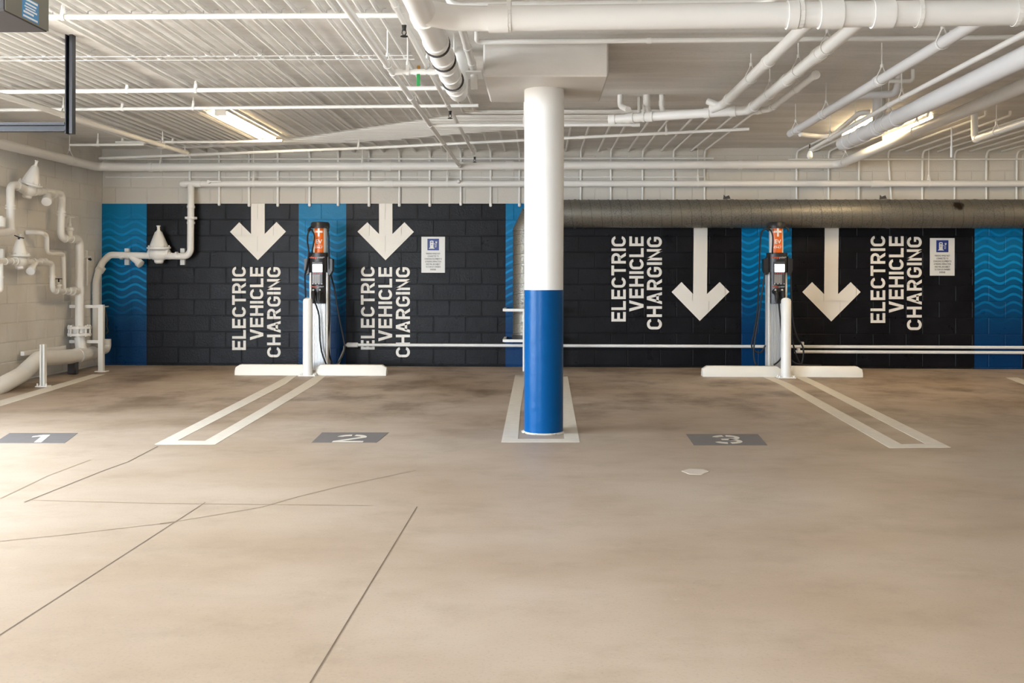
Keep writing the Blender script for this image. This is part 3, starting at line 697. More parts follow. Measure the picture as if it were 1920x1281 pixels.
for k in range(1, len(dpath)-1):
    t = (dpath[k+1]-dpath[k-1]).normalized(); MB().tube_prof([dpath[k]-t*.004, dpath[k]+t*.004], [rdt*1.03]*2, t, 40).build('gore_seam', 'duct_seam', du)
for px in (1078, 1372, 1665, 1828): ring(V((W(px,401,y=yd).x, yd, zd1)), (1,0,0), rdt+.004, .03, 'galvanised', du, 'duct_band', 40)
ring(V((xv, yd, zlow+.02)), (0,0,1), rdt+.008, .05, 'dark_band', du, 'end_collar', 40)
for px in (1362, 1655): # torn tape above the duct
    q = W(px, 371, y=yd-.05); MB().add([q+V((-.04,0,-.02)), q+V((.05,0,-.01)), q+V((.03,-.01,.03)), q+V((-.01,.0,.015)), q+V((-.03,.01,.04))], [(0,1,3),(1,2,3),(0,3,4)]).build('torn_tape', 'dark_band', du)
# guard frame round the duct foot
def angle_bar(mb, a, b, w_=.045): mb.obox(a, b, w_, w_*.9)
gx0 = W(945,600,y=11.85).x; gx1 = .25; gy = 11.85
gd = thing('duct_guard', 'white steel guard frame before the duct foot behind the column', 'guard rail', (W(983,697,z=0).x, gy, 0))
px_ = W(982.5,697,z=0).x
MB().obox((px_, gy, 0), (px_, gy, W(983,579,y=gy).z), .034, .034).build('post', 'white_steel', gd, smooth=False)
MB().obox((gx1-.1, gy, 0), (gx1-.1, gy, W(983,579,y=gy).z), .034, .034).build('post', 'white_steel', gd, smooth=False)
for py in (581.5, 639):
    zz = W(965, py, y=gy).z
    MB().obox((gx0, gy-.018, zz), (gx1, gy-.018, zz), .02, .032).obox((gx0, gy, zz), (gx0, D-.006, zz), .03, .03).obox((gx1, gy, zz), (gx1, D-.006, zz), .03, .03).build('rail', 'white_steel', gd, smooth=False)
# ------------------------------------------------------------------ low wall conduits
def lowc(pts, label): return pipe('wall_conduit', label, pts, .0195, cat='conduit', bend=.05)
yl = D-.045; zl1 = W(1100,648.5,y=yl).z; zl2 = W(1700,660.5,y=yl).z
lc = lowc([V((W(672,648,y=yl).x, yl, zl1)), V((7.0, yl, zl1))], 'white conduit low on the wall from the left charger to the right')
q = V((W(661,648,y=yl).x, yl, zl1)); MB().box(q+V((-.075,-.028,-.03)), q+V((.075,.028,.03)), .012).build('conduit_body', 'white_steel', lc)
MB().tube(fillet([q+V((-.06,0,0)), q+V((-.10,0,-.005)), q+V((-.105,0,-.06)), q+V((-.18,0,-.235)), q+V((-.2,0,-.275))], .04), .015, 10).build('flexible_tail', 'white_pipe', lc)
for px in (1504,): MB().box(W(px,648,y=yl)+V((-.015,-.03,-.0)), W(px,648,y=yl)+V((.015,.03,.045))).build('clamp', 'white_steel', lc, smooth=False)
l2 = lowc([V((W(1490,660,y=yl).x, yl, zl2)), V((7.0, yl, zl2))], 'second white conduit just under it from right charger on')
MB().box(W(1497,660,y=yl)+V((-.015,-.03,-.0)), W(1497,660,y=yl)+V((.015,.03,.045))).build('clamp', 'white_steel', l2, smooth=False)
# ------------------------------------------------------------------ wheel stops and bollards
def wheel_stop(px0, px1, py, label):
    a = W(px0, py, z=0); b = W(px1, py, z=0); L = b.x-a.x; y0 = (a.y+b.y)/2
    sec = [(0,0),(0,.055),(.035,.118),(.125,.118),(.16,.055),(.16,0)]
    mb = MB(); xs = [(0, .72), (.055, 1), (L-.055, 1), (L, .72)]; vs = []
    for x, s in xs:
        for yy, zz in sec: vs.append((a.x+x, y0+.08+(yy-.08)*(.8 if s < 1 else 1), zz*s if zz > 0 else 0))
    n_ = 6; fs = [(i*n_+k, i*n_+(k+1)%n_, (i+1)*n_+(k+1)%n_, (i+1)*n_+k) for i in range(3) for k in range(n_)]+[tuple(range(n_)), tuple(range(3*n_, 4*n_))]
    mb.add(vs, fs)
    return tag(mb.build('wheel_stop', 'white_wheelstop', None, origin=((a.x+b.x)/2, y0+.08, 0)), label, 'wheel stop', 'white concrete wheel stops')
wheel_stop(438, 582, 704, 'white concrete wheel stop left of the left bollard')
wheel_stop(590, 724, 704.5, 'white concrete wheel stop right of the left bollard')
wheel_stop(1319, 1466, 707, 'white concrete wheel stop left of the right bollard')
wheel_stop(1481, 1618, 707.5, 'white concrete wheel stop right of the right bollard')
def bollard(px, py, ptop, r, label):
    b = W(px, py, z=0); b.y += .058; zt = W(px, ptop, y=b.y-.054).z
    t = thing('bollard', label, 'bollard', b, 'white steel bollards')
    MB().lathe(b, (0,0,1), [(0,r),(zt-.035,r),(zt-.012,r*.86),(zt,r*.4)], 28).build('post', 'white_steel', t)
    MB().box((b.x-.10, b.y-.058, 0), (b.x+.10, b.y+.058, .012), .003).build('base_plate', 'white_steel', t, smooth=False)
    for sx in (-1,1):
        for sy in (-1,1): MB().cyl(V((b.x+sx*.08, b.y+sy*.042, .01)), V((b.x+sx*.08, b.y+sy*.042, .03)), .01, .01, 6).build('bolt', 'white_steel', t)
bollard(574.5, 706, 559, .054, 'slim white bollard before the left charging station')
bollard(1476, 710, 559, .055, 'slim white bollard before the right charging station')
# ------------------------------------------------------------------ charging stations
def charger(cx, label, cables, sgn):
    YF = 11.78; s = F/YF
    base = V((W(cx, 690, y=YF).x, YF, 0)); t = thing('charging_station', label, 'charger', base)
    def C(px, py, dy=0):
        v = W(px, py, y=YF); return V((v.x, YF+dy, v.z))
    x0 = base.x
    def bx(a, b, name, m, ch=0, par=t): return MB().box((x0+a[0], YF+a[1], a[2]), (x0+b[0], YF+b[1], b[2]), ch).build(name, m, par, smooth=False)
    zh0 = C(cx, 569).z; zh1 = C(cx, 474).z; zt0 = C(cx, 428).z; zt1 = C(cx, 418).z; zhb = C(cx, 511).z
    bx((-.098, .03, 0), (.098, .19, zh1-.03), 'pedestal', 'aluminium', .012)
    for sx in (-1, 1): bx((sx*.1-.012, .0, 0), (sx*.1+.012, .16, zhb+.02), 'side_rail', 'charger_white', .005)
    panel = bx((-.086, .012, 0), (.086, .05, zh0), 'front_panel', 'aluminium', .004)
    ribs = MB()
    for k in range(9): ribs.box((x0-.078+k*.0185, YF+.004, .02), (x0-.078+k*.0185+.009, YF+.014, zh0-.006), .002)
    ribs.build('ribs', 'aluminium', panel, smooth=False)
    MB().box((x0-.15, YF-.02, 0), (x0+.15, YF+.22, .02), .004).build('base_plate', 'aluminium', t, smooth=False)
    # head shell: arched front in plan
    pl = [(-.115,.10),(-.115,.0),(-.095,-.035),(-.05,-.058),(0,-.066),(.05,-.058),(.095,-.035),(.115,.0),(.115,.10)]
    MB().prism(pl, (x0, YF, zhb), (1,0,0), (0,1,0), (0,0,1), zh1-zhb).build('head_shell', 'black_plastic', t)
    pl2 = [(-.083,.06),(-.083,-.012),(-.05,-.04),(0,-.047),(.05,-.04),(.083,-.012),(.083,.06)]
    low = MB().prism(pl2, (x0, YF, zh0), (1,0,0), (0,1,0), (0,0,1), zhb-zh0).build('lower_panel', 'black_plastic', t)
    # display
    dz0 = C(cx, 534).z; dz1 = C(cx, 491).z
    dp = bx((-.066, -.074, dz0), (.066, -.04, dz1), 'display_bezel', 'dark_plastic', .006)
    bx((-.054, -.077, C(cx,510).z), (.060, -.070, C(cx,496).z), 'screen', 'screen_glow', 0, dp)
    kp = MB()
    for k in range(7): kp.box((x0-.055+k*.013, YF-.0755, C(cx,531).z), (x0-.055+k*.013+.005, YF-.072, C(cx,515).z))
    kp.build('card_slots', 'logo_grey', dp, smooth=False)
    rd_ = MB()
    for k in range(5): rd_.box((x0-.05+k*.024, YF-.0765, C(cx,514).z), (x0-.04+k*.024, YF-.072, C(cx,512.4).z))
    rd_.build('indicator_lights', 'red_dot', dp, smooth=False)
    wd_ = MB()
    for k in range(4): wd_.box((x0-.058+k*.037, YF-.0765, C(cx,533.2).z), (x0-.050+k*.037, YF-.070, C(cx,531.4).z))
    wd_.build('status_lights', 'sticker_white', dp, smooth=False)
    rx = (math.pi/2, 0, 0)
    for py, par, yy, sz in ((483, t, -.0665, .034), (537.5, low, -.0475, .030)):
        z_ = C(cx, py).z
        mesh_text('-charge', sz, 'logo_word', 'logo_orange', par, (x0-.002, YF+yy, z_), rx, 'RIGHT', sx=.95)
        mesh_text('point+', sz, 'logo_word', 'logo_grey', par, (x0+.0, YF+yy, z_), rx, 'LEFT', sx=.95)
    # holsters
    for sx in (-1, 1):
        za, zb2 = C(cx, 516).z, C(cx, 486).z
        pr = [(0, zb2+.03), (0, za+.02), (sx*.028, za), (sx*.058, za+.055), (sx*.058, zb2), (sx*.02, zb2+.012)]
        MB().prism(pr, (x0+sx*.112, YF-.025, 0), (1,0,0), (0,0,1), (0,1,0), .11).build('holster', 'black_plastic', t)
    # connectors plugged into the lower panel
    for xx in (-.045, .033):
        z_ = C(cx, 547).z; q = V((x0+xx, YF-.04, z_))
        mb = MB(); mb.lathe(q+V((0,.012,0)), (0,-1,0), [(0,.032),(.012,.034),(.02,.03)], 18)
        mb.tube([q+V((0,-.005,0)), q+V((.002,-.05,-.012)), q+V((.006,-.075,-.055)), q+V((.008,-.07,-.115))], [.024,.026,.022,.014], 14)
        mb.build('connector', 'black_rubber', t)
        MB().lathe(q+V((0,-.03,.018)), (0,-1,.3), [(0,.012),(.012,.012),(.016,.006)], 10).build('connector_latch', 'logo_grey', t)
    # mast with sign, swing arms and cap
    mast = MB().lathe((x0, YF+.085, zh1-.02), (0,0,1), [(0,.083),(zt0-zh1+.03,.083)], 32).build('mast', 'charger_white', t)
    sg = MB(); n_ = 10; a0, a1 = -math.radians(40), math.radians(40); vs = []
    for k in range(n_+1):
        a = a0+(a1-a0)*k/n_
        for zz in (zh1-.01, zt0): vs.append((x0+.0845*math.sin(a), YF+.085-.0845*math.cos(a), zz))
    sg.add(vs, [(2*k, 2*k+2, 2*k+3, 2*k+1) for k in range(n_)]); sgo = sg.build('sign_panel', 'orange_sign', t); sgo['label'] = 'orange sign panel with white cross, EV and ONLY'
    def curved(x_a, x_b, z_a, z_b, name):
        q = MB(); vs = []; r_ = .0856
        for k in range(5):
            x_ = x_a+(x_b-x_a)*k/4; y_ = YF+.085-math.sqrt(r_*r_-x_*x_); vs += [(x0+x_, y_, z_a), (x0+x_, y_, z_b)]
        q.add(vs, [(2*k, 2*k+2, 2*k+3, 2*k+1) for k in range(4)]); return q.build(name, 'sign_white', sgo)
    zc_ = C(cx, 434.5).z
    curved(-.011, .011, zc_-.058, zt0, 'cross_bar'); curved(-.045, .045, zc_-.012, zc_+.012, 'cross_bar'); curved(-.042, .042, C(cx,460.2).z, C(cx,459.6).z, 'rule_line')
    def wrap_text(body, size, zc):
        o = mesh_text(body, size, 'sign_word', 'sign_white', sgo, (x0, YF, zc), rx, bold=.03)
        me = o.data; r_ = .0858
        for v in me.vertices:
            x_ = max(-.08, min(.08, v.co.x)); v.co.z = -( .085-math.sqrt(r_*r_-x_*x_))+ (v.co.z*.2)
    wrap_text('EV', .068, C(cx, 453.5).z); wrap_text('ONLY', .034, C(cx, 464).z)
    MB().lathe((x0, YF+.085, zt0), (0,0,1), [(0,.1),(.006,.112),(zt1-zt0-.006,.112),(zt1-zt0+.012,.1),(zt1-zt0+.018,.03)], 32).build('top_cap', 'black_plastic', t)
    for sx in (-1, 1): MB().tube([V((x0+sx*.09, YF+.03, zt0+.02)), V((x0+sx*.115, YF-.01, zt0-.01)), V((x0+sx*.12, YF-.02, zt0-.035))], .014, 10).build('cable_arm', 'black_plastic', t)
    for pts in cables:
        P = [C(px, py, dy) for px, py, dy in pts]; sm = []
        for i in range(len(P)-1):  # Catmull-Rom
            p_1 = P[max(i-1,0)]; p0_ = P[i]; p1_ = P[i+1]; p2_ = P[min(i+2,len(P)-1)]
            for k in range(6):
                u = k/6; sm.append(.5*((2*p0_)+(p1_-p_1)*u+(2*p_1-5*p0_+4*p1_-p2_)*u*u+(3*p0_-p_1-3*p1_+p2_)*u**3))
        sm.append(P[-1]); sm = [V((q.x, q.y, max(q.z, .012))) for q in sm]
        MB().tube(sm, .0098, 8).build('cable', 'black_rubber', t)
    return t
charger(597, 'left charging station with orange EV ONLY mast sign and lit screen', [
    [(583,430,0), (579,437,-.03), (577.5,452,-.03), (580,474,-.03), (577,500,-.05), (573,518,-.03), (573,560,-.0), (572,620,.03), (574,668,.03)],
    [(583,430,0), (588,434,-.05), (591.5,446,-.055), (587,474,-.06), (584,479,-.0)],
    [(593,563,-.11), (596,574,-.08), (600,592,-.05), (601,620,-.05), (604,655,-.05), (613,681,-.06), (618,690,-.04)],
    [(614,431,0), (617,445,-.02), (617.5,474,-.03), (618,520,-.01), (617,600,.02), (613,640,.06), (615,668,.08)],
    [(619,512,.0), (624,540,.08), (631,590,.12), (640,640,.15), (641,660,.15), (632,680,.1), (622,685,.08), (615,668,.08)]], 1)
charger(1458, 'right charging station with top under the spiral duct and looped cables', [
    [(1440,429,0), (1430,432,-.02), (1426,441,-.02), (1424,470,-.02), (1423,520,.0), (1421,580,.02), (1416,620,.04), (1411,650,.05), (1420,661,.05), (1430,660,.05), (1437,648,.05)],
    [(1434,512,0), (1430,545,.02), (1424,590,.03), (1418,630,.04), (1414,660,.03), (1416,680,.02), (1422,689,.02)],
    [(1440,429,0), (1444,434,-.05), (1447,446,-.055), (1446,471,-.06), (1448,478,-.01)],
    [(1456,562,-.11), (1460,590,-.06), (1464,630,-.05), (1467,650,-.05), (1462,672,-.05), (1449,684,-.05)],
    [(1483,512,0), (1486,560,.05), (1490,600,.08), (1499,632,.12), (1511,652,.14), (1512,670,.14), (1507,684,.13), (1498,668,.12), (1490,640,.10), (1487,610,.08)],
    [(1487,676,.1), (1496,683,.1), (1515,686,.1), (1545,687,.12)]], -1)
# ------------------------------------------------------------------ notice signs
def notice(px0, px1, py0, py1, label):
    a = W(px0, py1, y=BF-.01); b = W(px1, py0, y=BF-.01); yf = BF-.012; wdt = b.x-a.x; hgt = b.z-a.z; cx = (a.x+b.x)/2
    o = tag(MB().box((a.x, yf, a.z), (b.x, yf+.006, b.z), .0015).build('notice_sign', 'sign_board', None, origin=(cx, yf+.006, a.z), smooth=False), label, 'sign', 'parking notice signs')
    s = wdt*.49; zc = b.z-hgt*.217
    MB().box((cx-s/2, yf-.0008, zc-s/2), (cx+s/2, yf+.001, zc+s/2)).build('blue_square', 'sign_blue', o, smooth=False)
    u = s/2; ic = MB()
    def pr(poly): ic.prism(poly, (cx, yf-.0014, zc), (u,0,0), (0,0,u), (0,1,0), .0008)
    pr([(-.74,-.72),(.24,-.72),(.18,-.56),(-.66,-.56)]); pr([(-.56,-.56),(.06,-.56),(.06,.52),(-.02,.66),(-.46,.66),(-.56,.52)])
    for po in ([(.06,.1),(.3,.1),(.3,.16),(.06,.16)], [(.3,.16),(.36,.16),(.36,-.4),(.3,-.4)], [(.3,-.46),(.54,-.46),(.54,-.4),(.3,-.4)], [(.5,-.4),(.56,-.4),(.56,.3),(.5,.3)],
               [(.36,.46),(.7,.46),(.64,.28),(.53,.2),(.42,.28)], [(.42,.46),(.47,.46),(.47,.6),(.42,.6)], [(.59,.46),(.64,.46),(.64,.6),(.59,.6)]): pr(po)
    ic.build('pump_icon', 'sign_board', o, smooth=False)
    MB().prism([(-.42,.34),(-.1,.34),(-.1,.5),(-.42,.5)], (cx, yf-.002, zc), (u,0,0), (0,0,u), (0,1,0), .0008).prism([(-.3,.12),(-.2,.12),(-.24,.0),(-.18,0),(-.32,-.2),(-.28,-.04),(-.34,-.04)], (cx, yf-.002, zc), (u,0,0), (0,0,u), (0,1,0), .0008).build('icon_detail', 'sign_blue', o, smooth=False)
    lines = ['PARKING WHILE NOT', 'CONNECTED TO', 'CHARGING EQUIPMENT IS', 'A PARKING INFRACTION', 'AND WILL BE SUBJECT', "TO TOW AT OWNER'S", 'EXPENSE']
    for k, tx in enumerate(lines):
        mesh_text(tx, hgt*.064, 'notice_line', 'sign_text', o, (cx, yf-.0006, b.z-hgt*(.472+.0735*k)), (math.pi/2, 0, 0), sx=.62)
notice(790, 834.5, 444, 511.5, 'white notice sign with blue pump icon left of the column')
notice(1743.5, 1790, 446.5, 517, 'white notice sign with blue pump icon under the right end of the duct')
# ------------------------------------------------------------------ valve assemblies on the left
def pl_(px, py, x=-5.40): return W(px, py, x=x)
def prv(par, c, along, up, r, k=1.0):
    """pressure reducing valve: globe body, flange with bolts, cone bonnet, stem"""
    c = V(c); along = V(along).normalized(); up = V(up).normalized()
    MB().lathe(c-along*r*2.6, along, [(0,r*1.25),(r*.5,r*1.25),(r*.55,r*1.05),(r*1.3,r*1.5),(r*2.6,r*1.95),(r*3.9,r*1.5),(r*4.6,r*1.05),(r*4.7,r*1.25),(r*5.2,r*1.25)], 20).build('valve_body', 'white_pipe', par)
    MB().lathe(c, -up, [(0,r*1.3),(r*2.0,r*1.15),(r*2.3,r*.8)], 16).build('bottom_plug', 'white_pipe', par)
    f = MB().lathe(c+up*r*.9, up, [(0,r*1.6),(r*.5,r*2.9),(r*.95,r*2.9),(r*1.0,r*2.6)], 24).build('flange', 'white_pipe', par)
    a = up.cross(along).normalized()
    for q in range(8):
        an = 2*math.pi*q/8; d = along*math.cos(an)+a*math.sin(an); MB().cyl(c+up*r*1.6+d*r*2.6, c+up*r*2.25+d*r*2.6, r*.17, r*.17, 6).build('bolt', 'white_pipe', f)
    MB().lathe(c+up*r*1.85, up, [(0,r*2.25),(r*.4,r*2.2),(r*4.3*k,r*.9),(r*4.5*k,r*.72)], 24).build('bonnet', 'white_pipe', par)
    MB().lathe(c+up*r*(1.85+4.4*k), up, [(0,r*.55),(r*.35,r*.55),(r*.4,r*.36),(r*1.3,r*.36),(r*1.35,r*.5),(r*1.6,r*.5)], 12).build('adjusting_stem', 'white_pipe', par)
def strainer(par, a, b, r):
    a, b = V(a), V(b); d = (b-a).normalized()
    MB().lathe(a, d, [(0,r*.9),((b-a).length*.7,r*1.0),((b-a).length*.72,r*1.25),((b-a).length,r*1.25),((b-a).length+.004,r*1.0)], 18).build('strainer', 'white_pipe', par)
def wheel_valve(par, c, zt, r, dark=True):
    c = V(c); h = zt-c.z
    MB().lathe(c, (0,0,1), [(0,r*.9),(h*.35,r*.9),(h*.38,r*1.3),(h*.5,r*1.3),(h*.55,r*.6),(h*.7,r*.55)], 16).build('valve_neck', 'white_pipe', par)
    mb = MB().cyl(c+V((0,0,h*.68)), V((c.x,c.y,zt)), r*.28, r*.28, 8)
    R_ = r*1.25; pts = [V((c.x+R_*math.cos(a), c.y+R_*math.sin(a), zt-.006)) for a in [2*math.pi*k/16 for k in range(17)]]
    mb.tube(pts, r*.18, 6, caps=False)
    for k in range(3):
        a = 2*math.pi*k/3; mb.tube([V((c.x,c.y,zt-.006)), V((c.x+R_*math.cos(a), c.y+R_*math.sin(a), zt-.006))], r*.14, 6)
    mb.build('hand_wheel', 'black_steel' if dark else 'white_steel', par)
def tb(par, pts, r, bend=None, name='pipe_run', n=16): return MB().tube(fillet([V(p) for p in pts], bend or r*1.7), r, n).build(name, 'white_pipe', par)
# riser
rs = pl_(149, 640); XR_ = -5.40
rise = thing('riser_pipe', 'thick vertical riser pipe with bolted flange by the left wall', 'pipe', (XR_, rs.y, 0))
ry = rs.y; zA = pl_(145,446).z
def zz(py): return HC+(520-py+ -0.0019*0)/F*ry*1.0
zf = lambda py: W(149, py, y=ry).z
tb(rise, [pl_(133,448), V((XR_, ry, zf(449))), V((XR_, ry, zf(662)))], .048)
ring(V((XR_, ry, zf(510))), (0,0,1), .049, .012, parent=rise); ring(V((XR_, ry, zf(550))), (0,0,1), .05, .26, parent=rise, name='reducing_sleeve'); ring(V((XR_, ry, zf(545))), (0,0,1), .056, .09, parent=rise, name='tee')
for py, par in ((614, rise), (627, rise)):
    fo = MB().lathe(V((XR_, ry, zf(py))), (0,0,1), [(-.015,.132),(.015,.132)], 28).build('flange', 'white_pipe', rise)
ring(V((XR_, ry, zf(620.5))), (0,0,1), .085, .05, parent=rise, name='gasket_body')
for k in range(8):
    a = 2*math.pi*k/8+.3; q = V((XR_+.115*math.cos(a), ry+.115*math.sin(a), 0)); MB().cyl(q+V((0,0,zf(631))), q+V((0,0,zf(609.5))), .011, .011, 6).build('bolt', 'white_steel', rise)
# upper assembly
ua = thing('upper_valve_set', 'upper pressure valve set with tilted cone, high on left wall', 'valve', pl_(52,356))
tb(ua, [pl_(-30,437), pl_(10,436), pl_(22,433), pl_(19.5,425), pl_(19.5,347), pl_(33,348), pl_(52,356), pl_(117,363), pl_(114,440), pl_(118,447), pl_(134,448)], .040, bend=.065)
prv(ua, pl_(54,356), (0.12,1,-.06), (.28,.0,1), .041, 1.0)
strainer(ua, pl_(90,362)+V((.0,0,0)), pl_(77,377)+V((.07,-.02,-.01)), .042)
for py in (386, 391): ring(pl_(19.5,py), (0,0,1), .05, .02, parent=ua)
for py in (398, 403): ring(pl_(115.5,py), (0,0,1), .05, .02, parent=ua)
for px, py in ((33,349), (73,358), (84,360), (100,363), (122,447)): ring(pl_(px,py), (.05,1,-.05), .049, .03, parent=ua)
wheel_valve(ua, pl_(131,447), pl_(131,407).z, .036, False)
MB().cyl(pl_(2,425), pl_(2,408), .045, .045, 14).cyl(pl_(2,408), pl_(2,405), .02, .02, 10).build('side_valve', 'white_pipe', ua)
# lower assembly
la = thing('lower_valve_set', 'lower pressure valve set with upright cone on left wall', 'valve', pl_(37,491))
tb(la, [pl_(-40,489), pl_(37,491), pl_(90,492.5), pl_(98,494), pl_(98.5,545), pl_(106,546), pl_(149,546)], .029, bend=.05)
prv(la, pl_(37,490), (0,1,0), (0,0,1), .037, .95)
strainer(la, pl_(66,492), pl_(50,509)+V((.05,-.02,0)), .036)
for px in (10, 22, 62, 76, 84): ring(pl_(px,490.5), (0,1,0), .037, .028, parent=la)
for py in (519,): ring(pl_(98.5,py), (0,0,1), .037, .018, parent=la)
for px, r_ in ((107,.035),(121,.035),(130,.042),(137,.05)): ring(pl_(px,546), (0,1,0), r_, .05, parent=la)
wheel_valve(la, pl_(110,546), pl_(110,522).z, .027, True)
tb(la, [pl_(2,492), pl_(2,545), pl_(-6,550)], .022)
ring(pl_(2,520), (0,0,1), .03, .018, parent=la)
MB().obox(pl_(7,478)+V((-.12,0,0)), pl_(7,478), .03, .12).build('bracket', 'white_steel', la, smooth=False)
c = pl_(36,445); MB().tube([c+V((-.05,0,.02)), c, c+V((.05,0,-.01))], .006, 6).tube([c+V((0,0,-.03)), c], .012, 8).build('tee_handle', 'black_steel', la)
# bypass
tag(MB().tube(fillet([pl_(75,436)+V((-.15,0,0)), pl_(76,436), pl_(88,441), pl_(88,473), pl_(95,476), pl_(119,476), pl_(120,545), ], .05), .025, 14).build('bypass_pipe', 'white_pipe', None, origin=pl_(88,470)), 'stepped narrow white bypass pipe between the two valve sets', 'pipe')
dl = tag(MB().tube([pl_(163,484), pl_(163,536)], .012, 10).tube([pl_(157,482), pl_(169,482)], .016, 10).tube([pl_(163,484), pl_(163,470)], .009,8).build('drain_line', 'white_pipe', None, origin=pl_(163,536)), 'thin drain line with dark cock right of the riser', 'pipe')
MB().cyl(pl_(167,485), pl_(170,487), .018, .014, 10).build('drain_cock', 'black_steel', dl)
# big floor pipe
bp = thing('floor_drain_pipe', 'fat white pipe lying along the left wall foot and entering it', 'pipe', pl_(110,690,-5.36))
bx_ = -5.36; zbp = W(110,673,x=bx_).z
tb(bp, [W(-22,738,x=-5.22), W(14,717,x=-5.22), W(40,703,x=-5.26), W(72,673,x=-5.30), V((bx_, ry-.25, zbp)), V((bx_, ry+.25, zbp))], .083, bend=.16, n=24)
tb(bp, [V((XR_, ry, zf(632))), V((XR_+.02, ry, zf(656))), V((bx_, ry+.1, zbp))], .06)
tb(bp, [V((-5.36, 12.1, W(183,636,y=12.1).z)), V((-5.36, 12.1, W(183,655,y=12.1).z)), V((bx_, 11.85, zbp))], .05)
ring(V((bx_, W(145,665,x=bx_).y, zbp)), (0,1,0), .09, .03, parent=bp)
MB().box((bx_-.05, W(137,690,x=bx_).y-.04, 0), (bx_+.05, W(137,690,x=bx_).y+.04, zbp-.05), .01).build('support_foot', 'dark_plastic', bp)
# corner guard frame
gp = W(190, 697, z=0); gt = W(190, 571.5, y=gp.y).z
cg = thing('corner_guard', 'white steel guard frame shielding the flanged riser', 'guard rail', gp)
MB().obox(gp, (gp.x, gp.y, gt), .058, .05).build('post', 'white_steel', cg, smooth=False)
MB().box((gp.x-.06, gp.y-.05, 0), (gp.x+.07, gp.y+.05, .01)).build('base_plate', 'white_steel', cg, smooth=False)
for py in (574, 639):
    z_ = W(160, py, y=11.7).z; MB().obox((gp.x-.02, gp.y, z_), (XL+.012, 11.55, z_), .045, .035).build('rail', 'white_steel', cg, smooth=False)
# strut post
spo = W(81, 725, z=0)
st_ = thing('strut_post', 'white channel post with wall strut before the fat floor pipe', 'guard rail', spo)
zt = W(80, 646, y=spo.y).z
MB().obox((spo.x-.018, spo.y, 0), (spo.x-.018, spo.y, zt), .012, .05).obox((spo.x+.018, spo.y, 0), (spo.x+.018, spo.y, zt), .012, .05).obox((spo.x, spo.y+.018, 0), (spo.x, spo.y+.018, zt), .04, .012).build('channel', 'white_steel', st_, smooth=False)
MB().box((spo.x-.06, spo.y-.05, 0), (spo.x+.06, spo.y+.05, .01)).build('base_plate', 'white_steel', st_, smooth=False)
for sx in (-1, 1): MB().cyl(V((spo.x+sx*.045, spo.y-.03, .01)), V((spo.x+sx*.045, spo.y-.03, .035)), .009, .009, 6).build('bolt', 'white_steel', st_)
zs = W(100, 656, x=-5.45).z
MB().obox((-5.5, W(42,657,x=-5.5).y, zs), (-5.5, W(121,657,x=-5.5).y, zs), .04, .045).build('strut', 'white_steel', st_, smooth=False)
# back wall valve set
yv = D-.17
def wv_(px, py): return W(px, py, y=yv)
va = thing('wall_valve_set', 'pressure valve set with cone bonnet on the black and blue wall', 'valve', wv_(298,480))
tb(va, [W(358,346,y=ym2), W(358,375,y=yv), wv_(357,481), wv_(298,480), wv_(206,478), wv_(192,492), W(183,515,y=12.15), W(180,530,y=12.1), W(180,640,y=12.1)], .042, bend=.09)
for p_, d_ in ((wv_(358,410), (0,0,1)), (wv_(358,388), (0,0,1)), (wv_(358,418), (0,0,1))): ring(p_, d_, .05, .03, parent=va)
ring(wv_(358,409), (0,0,1), .078, .028, parent=va, name='flange', n=8)
for px in (228, 240, 318, 331): ring(wv_(px,479.5), (1,0,0), .049, .03, parent=va)
ring(W(188,505,y=12.2), (.6,-.1,.8), .056, .07, parent=va); ring(W(180,550,y=12.1), (0,0,1), .047, .012, parent=va)
prv(va, wv_(298,477), (1,0,0), (0,-.05,1), .05, .86)
strainer(va, wv_(246,481), wv_(266,496)+V((0,-.03,0)), .042)
for px in (230, 335.5):
    c = wv_(px, 481); mb = MB(); mb.box((c.x-.028, D-.05, c.z-.105), (c.x+.028, D-.008, c.z+.105))
    mb.box((c.x-.028, c.y-.05, c.z-.012), (c.x+.028, D-.01, c.z+.012)).build('wall_bracket', 'white_steel', va, smooth=False)
hs = thing('hose_tail', 'dark hose tail with hook hanging beside the corner guard', 'hose', W(199,600,y=12.3))
MB().tube(fillet([W(196,578,y=12.3), W(199,590,y=12.3), W(201,600,y=12.3), W(200,612,y=12.3), W(203,622,y=12.3), W(199,626,y=12.3)], .02), .009, 8).build('hose', 'dark_band', hs)
MB().cyl(W(196,578,y=12.3)+V((0,0,.02)), W(196,578,y=12.3)+V((0,.11,.02)), .008, .008, 8).build('hook', 'white_steel', hs)
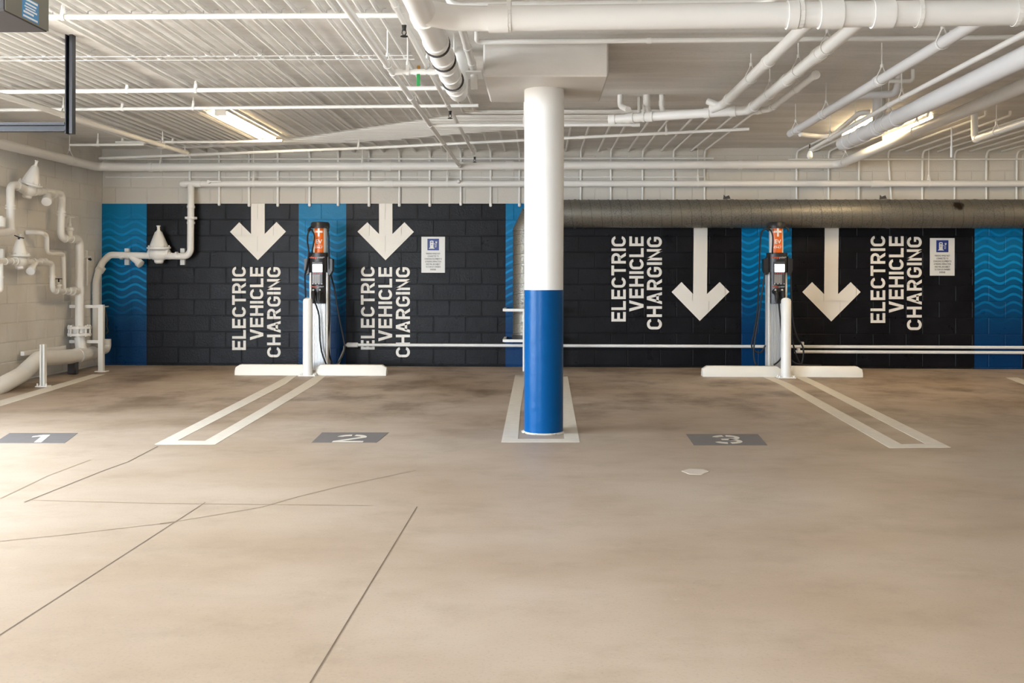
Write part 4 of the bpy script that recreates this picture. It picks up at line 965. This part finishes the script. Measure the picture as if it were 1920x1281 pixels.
# ------------------------------------------------------------------ garage door hardware, top left
tp = W(131, 66, z=H); tb_ = W(131, 247, y=tp.y).z
dt = thing('door_track', 'black steel door track hung by a post from the left ceiling', 'track', (tp.x, tp.y, tb_))
MB().obox((tp.x-.018, tp.y, tb_-.015), (tp.x-.018, tp.y, H), .006, .05).obox((tp.x+.018, tp.y, tb_-.015), (tp.x+.018, tp.y, H), .02, .05).box((tp.x-.026, tp.y+.02, tb_-.015), (tp.x+.026, tp.y+.028, H)).build('hanger_post', 'black_steel', dt, smooth=False)
MB().box((XL+.02, tp.y-.03, tb_), (tp.x-.022, tp.y+.03, tb_+.006)).box((XL+.02, tp.y+.022, tb_), (tp.x-.022, tp.y+.03, tb_+.058)).box((XL+.02, tp.y-.03, tb_+.042), (tp.x-.022, tp.y+.03, tb_+.06)).build('rail', 'black_steel', dt, smooth=False)
q0 = W(17, 20, z=2.36); q1 = W(84, 61, z=2.36)
op = thing('door_opener', 'grey motor box with blue sticker at the top left corner', 'opener', ((q0.x-.35), (q0.y+q1.y)/2, 2.36))
xr = (q0.x+q1.x)/2
MB().box((xr-.62, q0.y, 2.36), (xr, q1.y, 2.60), .008).build('housing', 'opener_dark', op, smooth=False)
MB().box((xr-.001, q0.y+.004, 2.364), (xr+.002, q1.y-.004, 2.60)).build('side_cover', 'opener_side', op, smooth=False)
ya, yb_ = q0.y+(q1.y-q0.y)*.36, q0.y+(q1.y-q0.y)*.74
sk = MB().box((xr+.002, ya, 2.372), (xr+.0028, yb_, 2.475)).build('sticker', 'sticker_blue', op, smooth=False)
ln = MB()
for k, (f0, f1, zz0, hh) in enumerate(((.06,.94,.088,.010), (.2,.86,.070,.008), (.14,.8,.056,.006), (.2,.9,.042,.008), (.08,.7,.026,.01), (.06,.94,.006,.009))):
    ln.box((xr+.0028, ya+(yb_-ya)*f0, 2.372+zz0), (xr+.0034, ya+(yb_-ya)*f1, 2.372+zz0+hh))
ln.build('sticker_bars', 'sticker_white', sk, smooth=False)
for yy in (q0.y+.05, q1.y-.05): MB().obox((xr-.3, yy, 2.58), (xr-.3, yy, H), .03, .006).build('hanger_strap', 'black_steel', op, smooth=False)
